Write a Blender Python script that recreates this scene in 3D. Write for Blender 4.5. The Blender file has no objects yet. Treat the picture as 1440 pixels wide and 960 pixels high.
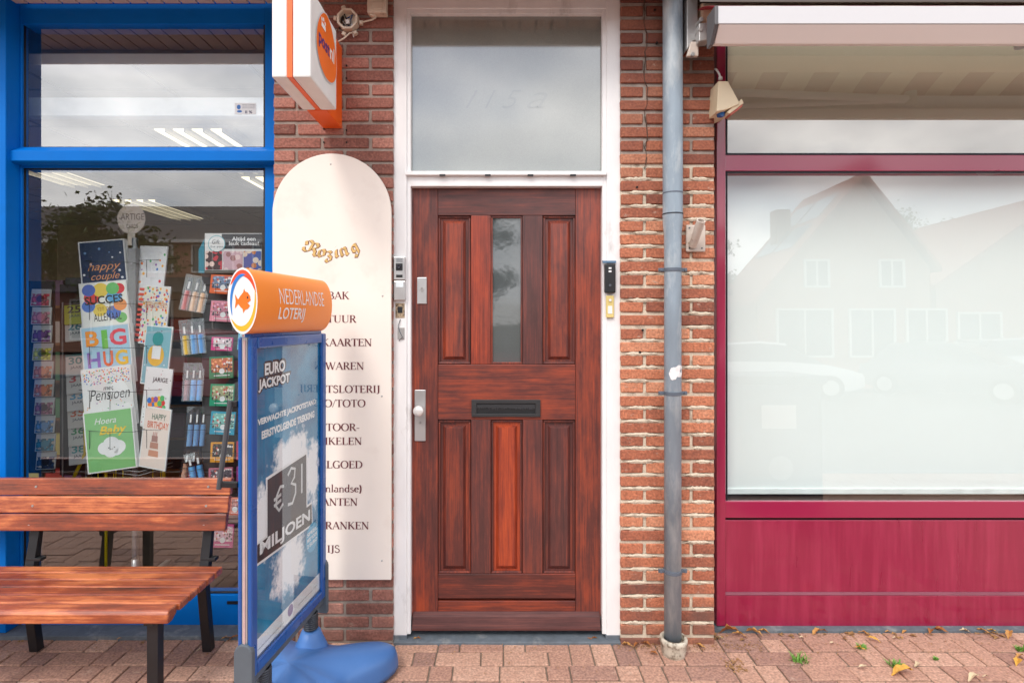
import bpy, bmesh, math, random
from mathutils import Matrix, Vector
random.seed(7)
S = bpy.context.scene
COL = S.collection
R = math.radians
PI = math.pi

# ------------------------------------------------------------------ camera
D0, FPX, X0, H0, EYE = 2.70, 783.0, 705.0, 450.0, 1.57   # fitted to the photograph (pixels of 1440x960)
cam_d = bpy.data.cameras.new('camera')
cam = bpy.data.objects.new('camera', cam_d); COL.objects.link(cam)
cam.location = (0, -D0, EYE); cam.rotation_euler = (R(90), 0, 0)
cam_d.sensor_width = 36; cam_d.lens = FPX/1440*36
cam_d.shift_x = (720-X0)/1440; cam_d.shift_y = -(480-H0)/1440
cam_d.clip_start = .05; cam_d.clip_end = 2000
S.camera = cam
# ------------------------------------------------------------------ world / sun / exposure
SUN_EL, SUN_AZ = R(48), R(205)      # azimuth from +Y clockwise: behind the camera, a little to the left
w = bpy.data.worlds.new('World'); S.world = w; w.use_nodes = True
nt = w.node_tree; nt.nodes.clear()
def wn(t, **k):
    n = nt.nodes.new(t)
    for a, b in k.items(): setattr(n, a, b)
    return n
sky = wn('ShaderNodeTexSky', sky_type='NISHITA', sun_disc=False, sun_elevation=SUN_EL, sun_rotation=SUN_AZ)
tc = wn('ShaderNodeTexCoord'); mp = wn('ShaderNodeMapping'); mp.inputs['Scale'].default_value = (1, 1, 2.2)
no = wn('ShaderNodeTexNoise'); no.inputs['Scale'].default_value = 2.6; no.inputs['Detail'].default_value = 7; no.inputs['Roughness'].default_value = .55
cr = wn('ShaderNodeValToRGB'); cr.color_ramp.elements[0].position = .30; cr.color_ramp.elements[1].position = .52
no2 = wn('ShaderNodeTexNoise'); no2.inputs['Scale'].default_value = 4.5; no2.inputs['Detail'].default_value = 5
cr2 = wn('ShaderNodeValToRGB')
cr2.color_ramp.elements[0].position = .35; cr2.color_ramp.elements[0].color = (8.2, 8.5, 9.0, 1)
cr2.color_ramp.elements[1].position = .65; cr2.color_ramp.elements[1].color = (15.5, 15.4, 15.3, 1)
mx = wn('ShaderNodeMix', data_type='RGBA'); bg = wn('ShaderNodeBackground'); out = wn('ShaderNodeOutputWorld')
bg.inputs['Strength'].default_value = .12
L = nt.links.new
L(tc.outputs['Generated'], mp.inputs[0]); L(mp.outputs[0], no.inputs['Vector']); L(mp.outputs[0], no2.inputs['Vector'])
L(no.outputs['Fac'], cr.inputs[0]); L(no2.outputs['Fac'], cr2.inputs[0])
L(cr.outputs[0], mx.inputs[0]); L(sky.outputs[0], mx.inputs[6]); L(cr2.outputs[0], mx.inputs[7])
L(mx.outputs[2], bg.inputs[0]); L(bg.outputs[0], out.inputs[0])
sd = bpy.data.lights.new('sun', 'SUN'); sd.energy = 1.2; sd.angle = R(15); sd.color = (1, .95, .88)
sun = bpy.data.objects.new('sun', sd); COL.objects.link(sun)
sdir = Vector((math.sin(SUN_AZ)*math.cos(SUN_EL), math.cos(SUN_AZ)*math.cos(SUN_EL), math.sin(SUN_EL)))
sun.rotation_euler = (-sdir).to_track_quat('-Z', 'Y').to_euler(); sun.location = sdir*30
S.view_settings.view_transform = 'Standard'; S.view_settings.look = 'None'
S.view_settings.exposure = 0.68; S.view_settings.gamma = 1
S.cycles.max_bounces = 8; S.cycles.transparent_max_bounces = 16

# ------------------------------------------------------------------ helpers
def P(px, py, y=0.0):
    s = (D0+y)/FPX
    return Vector(((px-X0)*s, y, EYE-(py-H0)*s))
def PX(px, y=0.0): return (px-X0)*(D0+y)/FPX
def PZ(py, y=0.0): return EYE-(py-H0)*(D0+y)/FPX
def lin(v):
    v /= 255
    return v/12.92 if v <= .04045 else ((v+.055)/1.055)**2.4
def C(r, g, b, k=1.0): return (lin(r)*k, lin(g)*k, lin(b)*k, 1)

_mats = {}
def mat(name, col, rough=.5, metal=0, var=.12, vs=9, bump=0, bs=60, spec=.5, col2=None, thr=(.45, .6), stretch=(1, 1, 1), vs2=3, emit=0, coat=0, coords='pos'):
    """noise-varied paint / plastic / stone; col2 = worn or stained colour in patches"""
    if name in _mats: return _mats[name]
    m = bpy.data.materials.new(name); m.use_nodes = True; _mats[name] = m
    n = m.node_tree.nodes; l = m.node_tree.links.new
    b = n['Principled BSDF']
    b.inputs['Roughness'].default_value = rough; b.inputs['Metallic'].default_value = metal
    b.inputs['Specular IOR Level'].default_value = spec
    if coat: b.inputs['Coat Weight'].default_value = coat; b.inputs['Coat Roughness'].default_value = .08
    if coords == 'pos': g = n.new('ShaderNodeNewGeometry').outputs['Position']
    else: g = n.new('ShaderNodeTexCoord').outputs['Object']
    mpn = n.new('ShaderNodeMapping'); mpn.inputs['Scale'].default_value = stretch; l(g, mpn.inputs[0])
    v = mpn.outputs[0]
    t = n.new('ShaderNodeTexNoise'); t.inputs['Scale'].default_value = vs; t.inputs['Detail'].default_value = 6; l(v, t.inputs['Vector'])
    mr = n.new('ShaderNodeMapRange'); mr.inputs[1].default_value = .25; mr.inputs[2].default_value = .75
    mr.inputs[3].default_value = 1-var; mr.inputs[4].default_value = 1+var; l(t.outputs['Fac'], mr.inputs[0])
    base = n.new('ShaderNodeRGB'); base.outputs[0].default_value = col
    cur = base.outputs[0]
    if col2:
        t2 = n.new('ShaderNodeTexNoise'); t2.inputs['Scale'].default_value = vs2; t2.inputs['Detail'].default_value = 8; t2.inputs['Roughness'].default_value = .65; l(v, t2.inputs['Vector'])
        r2 = n.new('ShaderNodeMapRange'); r2.inputs[1].default_value = thr[0]; r2.inputs[2].default_value = thr[1]; l(t2.outputs['Fac'], r2.inputs[0])
        mm = n.new('ShaderNodeMix'); mm.data_type = 'RGBA'; l(r2.outputs[0], mm.inputs[0]); l(cur, mm.inputs[6]); mm.inputs[7].default_value = col2
        cur = mm.outputs[2]
    vm = n.new('ShaderNodeVectorMath'); vm.operation = 'SCALE'; l(cur, vm.inputs[0]); l(mr.outputs[0], vm.inputs['Scale'])
    l(vm.outputs[0], b.inputs['Base Color'])
    rr = n.new('ShaderNodeMapRange'); rr.inputs[3].default_value = max(.02, rough-.1); rr.inputs[4].default_value = min(1, rough+.12); l(t.outputs['Fac'], rr.inputs[0]); l(rr.outputs[0], b.inputs['Roughness'])
    if bump:
        tb = n.new('ShaderNodeTexNoise'); tb.inputs['Scale'].default_value = bs; tb.inputs['Detail'].default_value = 5; l(v, tb.inputs['Vector'])
        bp = n.new('ShaderNodeBump'); bp.inputs['Strength'].default_value = min(1, bump); bp.inputs['Distance'].default_value = .004; l(tb.outputs['Fac'], bp.inputs['Height']); l(bp.outputs[0], b.inputs['Normal'])
    if emit:
        b.inputs['Emission Color'].default_value = col; b.inputs['Emission Strength'].default_value = emit
    return m

def wood(name, axis, cols, scale=1.0, rough=.35, patch=.55, coat=.3, streak=1.0, patchscale=2.2):
    """grain along an axis ('x','y','z'); cols = dark, mid, light"""
    if name in _mats: return _mats[name]
    m = bpy.data.materials.new(name); m.use_nodes = True; _mats[name] = m
    n = m.node_tree.nodes; l = m.node_tree.links.new; b = n['Principled BSDF']
    g = n.new('ShaderNodeNewGeometry').outputs['Position']
    oi = n.new('ShaderNodeObjectInfo')
    ad = n.new('ShaderNodeVectorMath'); ad.operation = 'ADD'; l(g, ad.inputs[0])
    mu = n.new('ShaderNodeMath'); mu.operation = 'MULTIPLY'; mu.inputs[1].default_value = 7.3; l(oi.outputs['Random'], mu.inputs[0]); l(mu.outputs[0], ad.inputs[1])
    def noise(sc, st, det=6, ro=.55):
        mp = n.new('ShaderNodeMapping'); mp.inputs['Scale'].default_value = st; l(ad.outputs[0], mp.inputs[0])
        t = n.new('ShaderNodeTexNoise'); t.inputs['Scale'].default_value = sc; t.inputs['Detail'].default_value = det; t.inputs['Roughness'].default_value = ro
        l(mp.outputs[0], t.inputs['Vector']); return t.outputs['Fac']
    k = {'x': (.06, 1, 1), 'y': (1, .06, 1), 'z': (1, 1, .06)}[axis]
    k2 = {'x': (.3, 1, 1), 'y': (1, .3, 1), 'z': (1, 1, .3)}[axis]
    kf = {'x': (.025, 1, 1), 'y': (1, .025, 1), 'z': (1, 1, .025)}[axis]
    fine = noise(125*scale, kf, 5, .7); mid = noise(66*scale, k, 7, .65); big = noise(patchscale*3, k2, 7, .68)
    def mth(op, a, b_):
        q = n.new('ShaderNodeMath'); q.operation = op
        for i, v in enumerate((a, b_)):
            if isinstance(v, (int, float)): q.inputs[i].default_value = v
            else: l(v, q.inputs[i])
        return q.outputs[0]
    s = mth('ADD', mth('MULTIPLY', fine, .46*streak), mth('ADD', mth('MULTIPLY', mid, .36), mth('MULTIPLY', big, patch)))
    rnd = mth('MULTIPLY', mth('SUBTRACT', oi.outputs['Random'], .5), .10)
    s = mth('ADD', s, rnd)
    tot = (.46*streak+.36+patch)*.5
    r = n.new('ShaderNodeValToRGB'); e = r.color_ramp.elements
    e[0].position = tot-.25; e[0].color = cols[0]; e[1].position = tot+.23; e[1].color = cols[2]
    q = e.new(tot-.01); q.color = cols[1]
    l(s, r.inputs[0]); l(r.outputs[0], b.inputs['Base Color'])
    rm = n.new('ShaderNodeMapRange'); rm.inputs[1].default_value = .3; rm.inputs[2].default_value = .7; rm.inputs[3].default_value = rough+.22; rm.inputs[4].default_value = rough; l(big, rm.inputs[0]); l(rm.outputs[0], b.inputs['Roughness'])
    bp = n.new('ShaderNodeBump'); bp.inputs['Strength'].default_value = .35; bp.inputs['Distance'].default_value = .002; l(fine, bp.inputs['Height']); l(bp.outputs[0], b.inputs['Normal'])
    b.inputs['Coat Weight'].default_value = coat; b.inputs['Coat Roughness'].default_value = .16
    return m

def glassmat(name, refl=.1, tint=(.96, .98, .98, 1), rough=0.0, behind=None, behind_rough=.6, wav=0):
    """window glass: reflection over see-through (or over a frosted diffuse body)"""
    if name in _mats: return _mats[name]
    m = bpy.data.materials.new(name); m.use_nodes = True; _mats[name] = m
    n = m.node_tree.nodes; l = m.node_tree.links.new; n.clear()
    o = n.new('ShaderNodeOutputMaterial'); mxs = n.new('ShaderNodeMixShader')
    gl = n.new('ShaderNodeBsdfGlossy'); gl.inputs['Roughness'].default_value = rough; gl.inputs['Color'].default_value = (1, 1, 1, 1)
    if behind:
        tr = n.new('ShaderNodeBsdfPrincipled'); tr.inputs['Roughness'].default_value = behind_rough
        g = n.new('ShaderNodeNewGeometry')
        t = n.new('ShaderNodeTexNoise'); t.inputs['Scale'].default_value = 3.2; t.inputs['Detail'].default_value = 6; l(g.outputs['Position'], t.inputs['Vector'])
        vo = n.new('ShaderNodeTexNoise'); vo.inputs['Scale'].default_value = 260; l(g.outputs['Position'], vo.inputs['Vector'])
        ma = n.new('ShaderNodeMath'); ma.operation = 'ADD'; l(t.outputs['Fac'], ma.inputs[0])
        mb_ = n.new('ShaderNodeMath'); mb_.operation = 'MULTIPLY'; mb_.inputs[1].default_value = .5; l(vo.outputs['Fac'], mb_.inputs[0]); l(mb_.outputs[0], ma.inputs[1])
        mr = n.new('ShaderNodeMapRange'); mr.inputs[1].default_value = .45; mr.inputs[2].default_value = 1.05; mr.inputs[3].default_value = .75; mr.inputs[4].default_value = 1.25; l(ma.outputs[0], mr.inputs[0])
        vm = n.new('ShaderNodeVectorMath'); vm.operation = 'SCALE'; vm.inputs[0].default_value = behind[:3]; l(mr.outputs[0], vm.inputs['Scale']); l(vm.outputs[0], tr.inputs['Base Color'])
        s2 = tr.outputs[0]
    else:
        tr = n.new('ShaderNodeBsdfTransparent'); tr.inputs['Color'].default_value = tint; s2 = tr.outputs[0]
    lw = n.new('ShaderNodeFresnel'); lw.inputs['IOR'].default_value = 1.5
    ad = n.new('ShaderNodeMath'); ad.operation = 'ADD'; ad.use_clamp = True; ad.inputs[1].default_value = refl; l(lw.outputs[0], ad.inputs[0])
    gb = n.new('ShaderNodeNewGeometry'); inv = n.new('ShaderNodeMath'); inv.operation = 'SUBTRACT'; inv.inputs[0].default_value = 1; l(gb.outputs['Backfacing'], inv.inputs[1])
    ml = n.new('ShaderNodeMath'); ml.operation = 'MULTIPLY'; l(ad.outputs[0], ml.inputs[0]); l(inv.outputs[0], ml.inputs[1]); ad = ml
    if wav:
        g2 = n.new('ShaderNodeNewGeometry'); t2 = n.new('ShaderNodeTexNoise'); t2.inputs['Scale'].default_value = wav; l(g2.outputs['Position'], t2.inputs['Vector'])
        bp = n.new('ShaderNodeBump'); bp.inputs['Strength'].default_value = .25; bp.inputs['Distance'].default_value = .002; l(t2.outputs['Fac'], bp.inputs['Height']); l(bp.outputs[0], gl.inputs['Normal'])
    l(ad.outputs[0], mxs.inputs[0]); l(s2, mxs.inputs[1]); l(gl.outputs[0], mxs.inputs[2]); l(mxs.outputs[0], o.inputs[0])
    return m

def confetti(name, bg, cols, scale=60, thr=.32, keep=.0):
    """printed dots on card: flat print"""
    if name in _mats: return _mats[name]
    m = bpy.data.materials.new(name); m.use_nodes = True; _mats[name] = m
    n = m.node_tree.nodes; l = m.node_tree.links.new; b = n['Principled BSDF']; b.inputs['Roughness'].default_value = .45
    g = n.new('ShaderNodeTexCoord').outputs['Object']
    v = n.new('ShaderNodeTexVoronoi'); v.inputs['Scale'].default_value = scale; l(g, v.inputs['Vector'])
    lt = n.new('ShaderNodeMath'); lt.operation = 'LESS_THAN'; lt.inputs[1].default_value = thr; l(v.outputs['Distance'], lt.inputs[0])
    sp = n.new('ShaderNodeSeparateColor'); l(v.outputs['Color'], sp.inputs[0])
    r = n.new('ShaderNodeValToRGB'); r.color_ramp.interpolation = 'CONSTANT'; l(sp.outputs[0], r.inputs[0])
    e = r.color_ramp.elements; e[0].position = 0; e[0].color = cols[0]; e[1].position = 1/len(cols); e[1].color = cols[1]
    for i in range(2, len(cols)): e.new(i/len(cols)).color = cols[i]
    gt = n.new('ShaderNodeMath'); gt.operation = 'GREATER_THAN'; gt.inputs[1].default_value = keep; l(sp.outputs[1], gt.inputs[0])
    mu = n.new('ShaderNodeMath'); mu.operation = 'MULTIPLY'; l(lt.outputs[0], mu.inputs[0]); l(gt.outputs[0], mu.inputs[1])
    mm = n.new('ShaderNodeMix'); mm.data_type = 'RGBA'; mm.inputs[6].default_value = bg; l(mu.outputs[0], mm.inputs[0]); l(r.outputs[0], mm.inputs[7]); l(mm.outputs[2], b.inputs['Base Color'])
    return m

def basis(o):
    m = Matrix.Identity(4)
    while o is not None:
        m = (Matrix.Translation(o.location) @ o.rotation_euler.to_matrix().to_4x4() @ Matrix.Diagonal((*o.scale, 1))) @ m
        o = o.parent
    return m

class MB:
    def __init__(s): s.v = []; s.f = []
    def add(s, vs, fs):
        k = len(s.v); s.v += [tuple(v) for v in vs]; s.f += [tuple(i+k for i in f) for f in fs]; return s
    def box(s, x0, x1, y0, y1, z0, z1):
        if x0 > x1: x0, x1 = x1, x0
        if y0 > y1: y0, y1 = y1, y0
        if z0 > z1: z0, z1 = z1, z0
        return s.add([(x0,y0,z0),(x1,y0,z0),(x1,y1,z0),(x0,y1,z0),(x0,y0,z1),(x1,y0,z1),(x1,y1,z1),(x0,y1,z1)],
                     [(0,3,2,1),(4,5,6,7),(0,1,5,4),(1,2,6,5),(2,3,7,6),(3,0,4,7)])
    def pbox(s, px0, py0, px1, py1, yf, yb):
        """front face fills a rectangle measured at depth yf, solid back to yb"""
        return s.box(PX(px0, yf), PX(px1, yf), yf, yb, PZ(py1, yf), PZ(py0, yf))
    def prism(s, pts, y0, y1):
        n = len(pts)     # polygon in xz, counter-clockwise seen from the front (-y)
        return s.add([(x, y0, z) for x, z in pts]+[(x, y1, z) for x, z in pts],
                     [tuple(range(n)), tuple(range(2*n-1, n-1, -1))]+[(i, i+n, (i+1) % n+n, (i+1) % n) for i in range(n)])
    def prismx(s, pts, x0, x1):
        n = len(pts)     # polygon in yz
        return s.add([(x0, y, z) for y, z in pts]+[(x1, y, z) for y, z in pts],
                     [tuple(range(n-1, -1, -1)), tuple(range(n, 2*n))]+[(i, (i+1) % n, (i+1) % n+n, i+n) for i in range(n)])
    def prismz(s, pts, z0, z1):
        n = len(pts)
        return s.add([(x, y, z0) for x, y in pts]+[(x, y, z1) for x, y in pts],
                     [tuple(range(n-1, -1, -1)), tuple(range(n, 2*n))]+[(i, (i+1) % n, (i+1) % n+n, i+n) for i in range(n)])
    def face(s, pts): return s.add(pts, [tuple(range(len(pts)))])
    def cyl(s, a, b, r0, r1=None, n=14, caps=True):
        r1 = r0 if r1 is None else r1
        a = Vector(a); b = Vector(b); d = (b-a).normalized()
        u = d.orthogonal().normalized(); w_ = d.cross(u)
        vs = [a+(u*math.cos(t)+w_*math.sin(t))*r0 for t in [2*PI*i/n for i in range(n)]]
        vs += [b+(u*math.cos(t)+w_*math.sin(t))*r1 for t in [2*PI*i/n for i in range(n)]]
        fs = [(i, (i+1) % n, (i+1) % n+n, i+n) for i in range(n)]
        if caps: fs += [tuple(range(n-1, -1, -1)), tuple(range(n, 2*n))]
        return s.add(vs, fs)
    def tube(s, path, r, n=8):
        path = [Vector(p) for p in path]; rings = []
        up = None
        for i, p in enumerate(path):
            d = (path[min(i+1, len(path)-1)]-path[max(i-1, 0)]).normalized()
            if up is None: up = d.orthogonal().normalized()
            u = (up-d*up.dot(d)).normalized(); w_ = d.cross(u); up = u
            rings.append([p+(u*math.cos(2*PI*k/n)+w_*math.sin(2*PI*k/n))*r for k in range(n)])
        vs = [v for q in rings for v in q]; m = len(rings)
        fs = [(i*n+k, i*n+(k+1) % n, (i+1)*n+(k+1) % n, (i+1)*n+k) for i in range(m-1) for k in range(n)]
        fs += [tuple(range(n-1, -1, -1)), tuple(range((m-1)*n, m*n))]
        return s.add(vs, fs)
    def lathe(s, prof, c=(0, 0, 0), n=24, axis='z', squash=1.0):
        vs = []; m = len(prof)
        for r, h in prof:
            for k in range(n):
                a = 2*PI*k/n; x, y = r*math.cos(a), r*math.sin(a)*squash
                vs.append((c[0]+x, c[1]+y, c[2]+h) if axis == 'z' else (c[0]+x, c[1]-h, c[2]+y))
        if axis == 'z': fs = [(i*n+k, i*n+(k+1) % n, (i+1)*n+(k+1) % n, (i+1)*n+k) for i in range(m-1) for k in range(n)]
        else: fs = [(i*n+k, i*n+(k+1) % n, (i+1)*n+(k+1) % n, (i+1)*n+k) for i in range(m-1) for k in range(n)]
        fs += [tuple(range(n-1, -1, -1)), tuple(range((m-1)*n, m*n))]
        return s.add(vs, fs)
    def disc(s, cx, cz, rx, rz, y, n=28):
        return s.face([(cx+rx*math.cos(2*PI*k/n), y, cz+rz*math.sin(2*PI*k/n)) for k in range(n)])
    def xf(s, M_): s.v = [tuple(M_ @ Vector(v)) for v in s.v]; return s
    def build(s, name, m, parent=None, bevel=0, smooth=False, local=False, seg=2, label=None):
        me = bpy.data.meshes.new(name)
        vs = s.v; o = bpy.data.objects.new(name, me)
        if parent is not None:
            if not local:
                iv = basis(parent).inverted(); vs = [tuple(iv @ Vector(v)) for v in vs]
            o.parent = parent
        elif not local and vs:
            xs = [v[0] for v in vs]; ys = [v[1] for v in vs]; zs = [v[2] for v in vs]
            c = ((min(xs)+max(xs))/2, (min(ys)+max(ys))/2, min(zs))
            vs = [(v[0]-c[0], v[1]-c[1], v[2]-c[2]) for v in vs]; o.location = c
        me.from_pydata(vs, [], s.f)
        bm = bmesh.new(); bm.from_mesh(me); bmesh.ops.recalc_face_normals(bm, faces=bm.faces); 
        if vs and max(v[1] for v in vs)-min(v[1] for v in vs) < 2e-3 and any(f.normal.y > .5 for f in bm.faces): bmesh.ops.reverse_faces(bm, faces=[f for f in bm.faces if f.normal.y > 0])
        bm.to_mesh(me); bm.free()
        if m: me.materials.append(m)
        COL.objects.link(o)
        if smooth:
            for p in me.polygons: p.use_smooth = True
            if smooth != 'all':
                e = o.modifiers.new('edge', 'EDGE_SPLIT'); e.split_angle = R(38)
        if bevel:
            bv = o.modifiers.new('bevel', 'BEVEL'); bv.width = bevel; bv.segments = seg; bv.limit_method = 'ANGLE'; bv.angle_limit = R(35)
        if label: o['label'] = label
        return o

LABELS = {}
def tag(o, label, cat, group=None, kind=None):
    if label: o['label'] = label
    if cat: o['category'] = cat
    if group: o['group'] = group
    if kind: o['kind'] = kind
    return o
def thing(name, label, cat, loc=(0, 0, 0), rz=0, group=None, rx=0):
    o = bpy.data.objects.new(name, None); COL.objects.link(o); o.empty_display_size = .1
    o.location = loc; o.rotation_euler = (rx, 0, rz)
    return tag(o, label, cat, group)
def structure(o): o['kind'] = 'structure'; return o

def fit_text(s, x0, z0, x1, z1, y, m, parent, bold=0, shear=0, local=False, name='lettering', warp=None, sub=0):
    """text in the built-in font, scaled to fill the rectangle, facing -y"""
    cu = bpy.data.curves.new('t', 'FONT'); cu.body = s; cu.offset = bold; cu.shear = shear; cu.resolution_u = 3; cu.space_line = .85; cu.align_x = 'CENTER'
    o = bpy.data.objects.new('t', cu); COL.objects.link(o)
    bpy.context.view_layer.update()
    me = bpy.data.meshes.new_from_object(o.evaluated_get(bpy.context.evaluated_depsgraph_get()))
    vs = [v.co.copy() for v in me.vertices]; fs = [tuple(p.vertices) for p in me.polygons]
    bpy.data.objects.remove(o); bpy.data.curves.remove(cu); bpy.data.meshes.remove(me)
    a = min(v.x for v in vs); b = max(v.x for v in vs); c = min(v.y for v in vs); d = max(v.y for v in vs)
    q = MB(); q.add([(x0+(v.x-a)/(b-a)*(x1-x0), y, z0+(v.y-c)/(d-c)*(z1-z0)) for v in vs], fs)
    if sub:
        q.v, q.f = subdiv(q, sub)
    if warp: q.v = [tuple(warp(*v)) for v in q.v]
    return q.build(name, m, parent, local=local)
def subdiv(q, cuts):
    me = bpy.data.meshes.new('s'); me.from_pydata(q.v, [], q.f); bm = bmesh.new(); bm.from_mesh(me)
    bmesh.ops.subdivide_edges(bm, edges=bm.edges, cuts=cuts, use_grid_fill=False)
    bmesh.ops.triangulate(bm, faces=bm.faces)
    bm.verts.index_update(); vs = [tuple(v.co) for v in bm.verts]; fs = [tuple(v.index for v in f.verts) for f in bm.faces]
    bm.free(); bpy.data.meshes.remove(me); return vs, fs

# roman lettering drawn from strokes (thick stems, thin hairlines, serifs)
def arc(cx, cy, rx, ry, a0, a1, n=14):
    return [(cx+rx*math.cos(R(a0+(a1-a0)*i/n)), cy+ry*math.sin(R(a0+(a1-a0)*i/n))) for i in range(n+1)]
TH, TN = .145, .055
GL = {  # glyph: (advance, strokes[(points, width or None)], serifs[(x, y, half)])
 'A': (.76, [([(.08,.0),(.38,1)], TN), ([(.37,1),(.68,0)], TH), ([(.17,.34),(.56,.34)], TN)], [(.07,0,.1),(.68,0,.12)]),
 'B': (.66, [([(.16,0),(.16,1)], TH), ([(.16,.98)]+arc(.32,.75,.2,.23,90,-90)+[(.16,.52)], None), ([(.16,.5)]+arc(.34,.26,.24,.24,90,-90)+[(.16,.02)], None)], [(.12,0,.1),(.12,1,.1)]),
 'C': (.74, [(arc(.42,.5,.34,.5,48,312,22), None), ([(.67,.98),(.67,.74)], TN), ([(.67,.26),(.67,.08)], TN)], []),
 'D': (.80, [([(.16,0),(.16,1)], TH), ([(.16,.98)]+arc(.32,.5,.38,.48,90,-90,18)+[(.16,.02)], None)], [(.12,0,.1),(.12,1,.1)]),
 'E': (.64, [([(.16,0),(.16,1)], TH), ([(.12,.975),(.55,.975)], TN), ([(.16,.52),(.45,.52)], TN), ([(.12,.025),(.58,.025)], TN), ([(.54,.99),(.54,.8)], TN), ([(.45,.62),(.45,.42)], TN), ([(.57,.0),(.57,.22)], TN)], [(.12,0,.1),(.12,1,.1)]),
 'F': (.60, [([(.16,0),(.16,1)], TH), ([(.12,.975),(.55,.975)], TN), ([(.16,.52),(.45,.52)], TN), ([(.54,.99),(.54,.8)], TN), ([(.45,.62),(.45,.42)], TN)], [(.16,0,.13),(.12,1,.1)]),
 'G': (.80, [(arc(.42,.5,.34,.5,48,322,22), None), ([(.67,.98),(.67,.74)], TN), ([(.66,.05),(.66,.42)], TH)], [(.66,.42,.12)]),
 'I': (.34, [([(.17,0),(.17,1)], TH)], [(.17,0,.13),(.17,1,.13)]),
 'J': (.40, [([(.24,1),(.24,.12)]+arc(.08,.08,.16,.2,0,-110,6), None)], [(.24,1,.13)]),
 'K': (.76, [([(.16,0),(.16,1)], TH), ([(.6,.98),(.2,.45)], TN), ([(.3,.58),(.66,.0)], TH)], [(.16,0,.13),(.16,1,.13),(.67,0,.1),(.6,1,.1)]),
 'L': (.62, [([(.16,0),(.16,1)], TH), ([(.12,.025),(.56,.025)], TN), ([(.56,.0),(.56,.24)], TN)], [(.12,0,.1),(.16,1,.13)]),
 'N': (.80, [([(.14,0),(.14,1)], TN), ([(.12,1),(.66,0)], TH), ([(.66,0),(.66,1)], TN)], [(.14,0,.11),(.1,1,.1),(.66,1,.11)]),
 'O': (.84, [(arc(.42,.5,.34,.5,90,450,28), None)], []),
 'P': (.62, [([(.16,0),(.16,1)], TH), ([(.16,.98)]+arc(.32,.73,.22,.25,90,-90)+[(.16,.48)], None)], [(.16,0,.13),(.12,1,.1)]),
 'R': (.72, [([(.16,0),(.16,1)], TH), ([(.16,.98)]+arc(.32,.74,.21,.24,90,-90)+[(.16,.5)], None), ([(.34,.5),(.64,.0)], TH)], [(.16,0,.13),(.12,1,.1),(.66,0,.08)]),
 'S': (.58, [(arc(.28,.75,.18,.24,30,200,10)+arc(.29,.27,.21,.26,60,-150,14), .11), ([(.46,.96),(.46,.76)], TN), ([(.08,.04),(.08,.26)], TN)], []),
 'T': (.68, [([(.34,0),(.34,1)], TH), ([(.04,.975),(.64,.975)], TN), ([(.04,.99),(.04,.8)], TN), ([(.64,.99),(.64,.8)], TN)], [(.34,0,.13)]),
 'U': (.80, [([(.16,1),(.16,.3)]+arc(.41,.29,.25,.28,180,270,8), None), (arc(.41,.29,.25,.28,270,360,8)+[(.66,1)], TN)], [(.16,1,.13),(.66,1,.1)]),
 'W': (1.04, [([(.08,1),(.33,0)], TH), ([(.33,0),(.54,.95)], TN), ([(.5,1),(.74,0)], TH), ([(.74,0),(.98,1)], TN)], [(.08,1,.11),(.52,1,.1),(.98,1,.09)]),
 '/': (.36, [([(.02,-.05),(.34,1.05)], TN)], []),
 '-': (.38, [([(.05,.35),(.32,.35)], .09)], []),
 '(': (.32, [(arc(.42,.4,.3,.72,128,232,10), None)], []),
 ')': (.32, [(arc(-.1,.4,.3,.72,52,-52,10), None)], []),
 'b': (.54, [([(.12,0),(.12,1.05)], .11), (arc(.28,.31,.19,.3,150,-150,16), None)], [(.1,1.05,.07)]),
 'u': (.56, [([(.13,.62),(.13,.2)]+arc(.27,.18,.14,.17,180,300,8), .1), ([(.44,.62),(.44,0)], .11)], [(.1,.62,.07),(.42,.62,.06),(.47,0,.06)]),
 'i': (.30, [([(.15,0),(.15,.62)], .11), ([(.15,.82),(.15,.92)], .12)], [(.15,0,.11),(.12,.62,.07)]),
 't': (.34, [([(.14,.84),(.14,.14)]+arc(.24,.13,.1,.12,180,300,6), .1), ([(.02,.6),(.3,.6)], TN)], []),
 'e': (.50, [([(.1,.35),(.42,.35)], TN), (arc(.26,.31,.18,.3,10,320,18), None)], []),
 'n': (.58, [([(.13,0),(.13,.62)], .11), (arc(.3,.44,.15,.17,160,0,8)+[(.45,0)], .09)], [(.13,0,.1),(.1,.62,.06),(.45,0,.1)]),
 'l': (.30, [([(.15,0),(.15,1.05)], .11)], [(.15,0,.11),(.12,1.05,.07)]),
 'a': (.50, [(arc(.24,.46,.14,.15,150,0,8)+[(.38,.04)], .1), (arc(.22,.17,.15,.16,80,330,10), None)], [(.42,.02,.06)]),
 'd': (.56, [([(.44,0),(.44,1.05)], .11), (arc(.27,.31,.19,.3,30,330,16), None)], [(.42,1.05,.07),(.47,0,.07)]),
 's': (.42, [(arc(.2,.46,.12,.15,30,200,8)+arc(.21,.16,.15,.16,60,-150,10), .09)], []),
}
def ribbon(q, pts, w, y, f):
    n = len(pts); Lf = []; Rt = []
    for i in range(n):
        a = pts[max(i-1, 0)]; b = pts[min(i+1, n-1)]
        dx, dz = b[0]-a[0], b[1]-a[1]; d = math.hypot(dx, dz) or 1; dx /= d; dz /= d
        ww = w if w is not None else TN+(TH-TN)*abs(dz)**1.4
        Lf.append((pts[i][0]-dz*ww/2, pts[i][1]+dx*ww/2)); Rt.append((pts[i][0]+dz*ww/2, pts[i][1]-dx*ww/2))
    vs = [f(*p, y) for p in Lf]+[f(*p, y) for p in Rt]
    q.add(vs, [(i, i+1, n+i+1, n+i) for i in range(n-1)])
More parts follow.
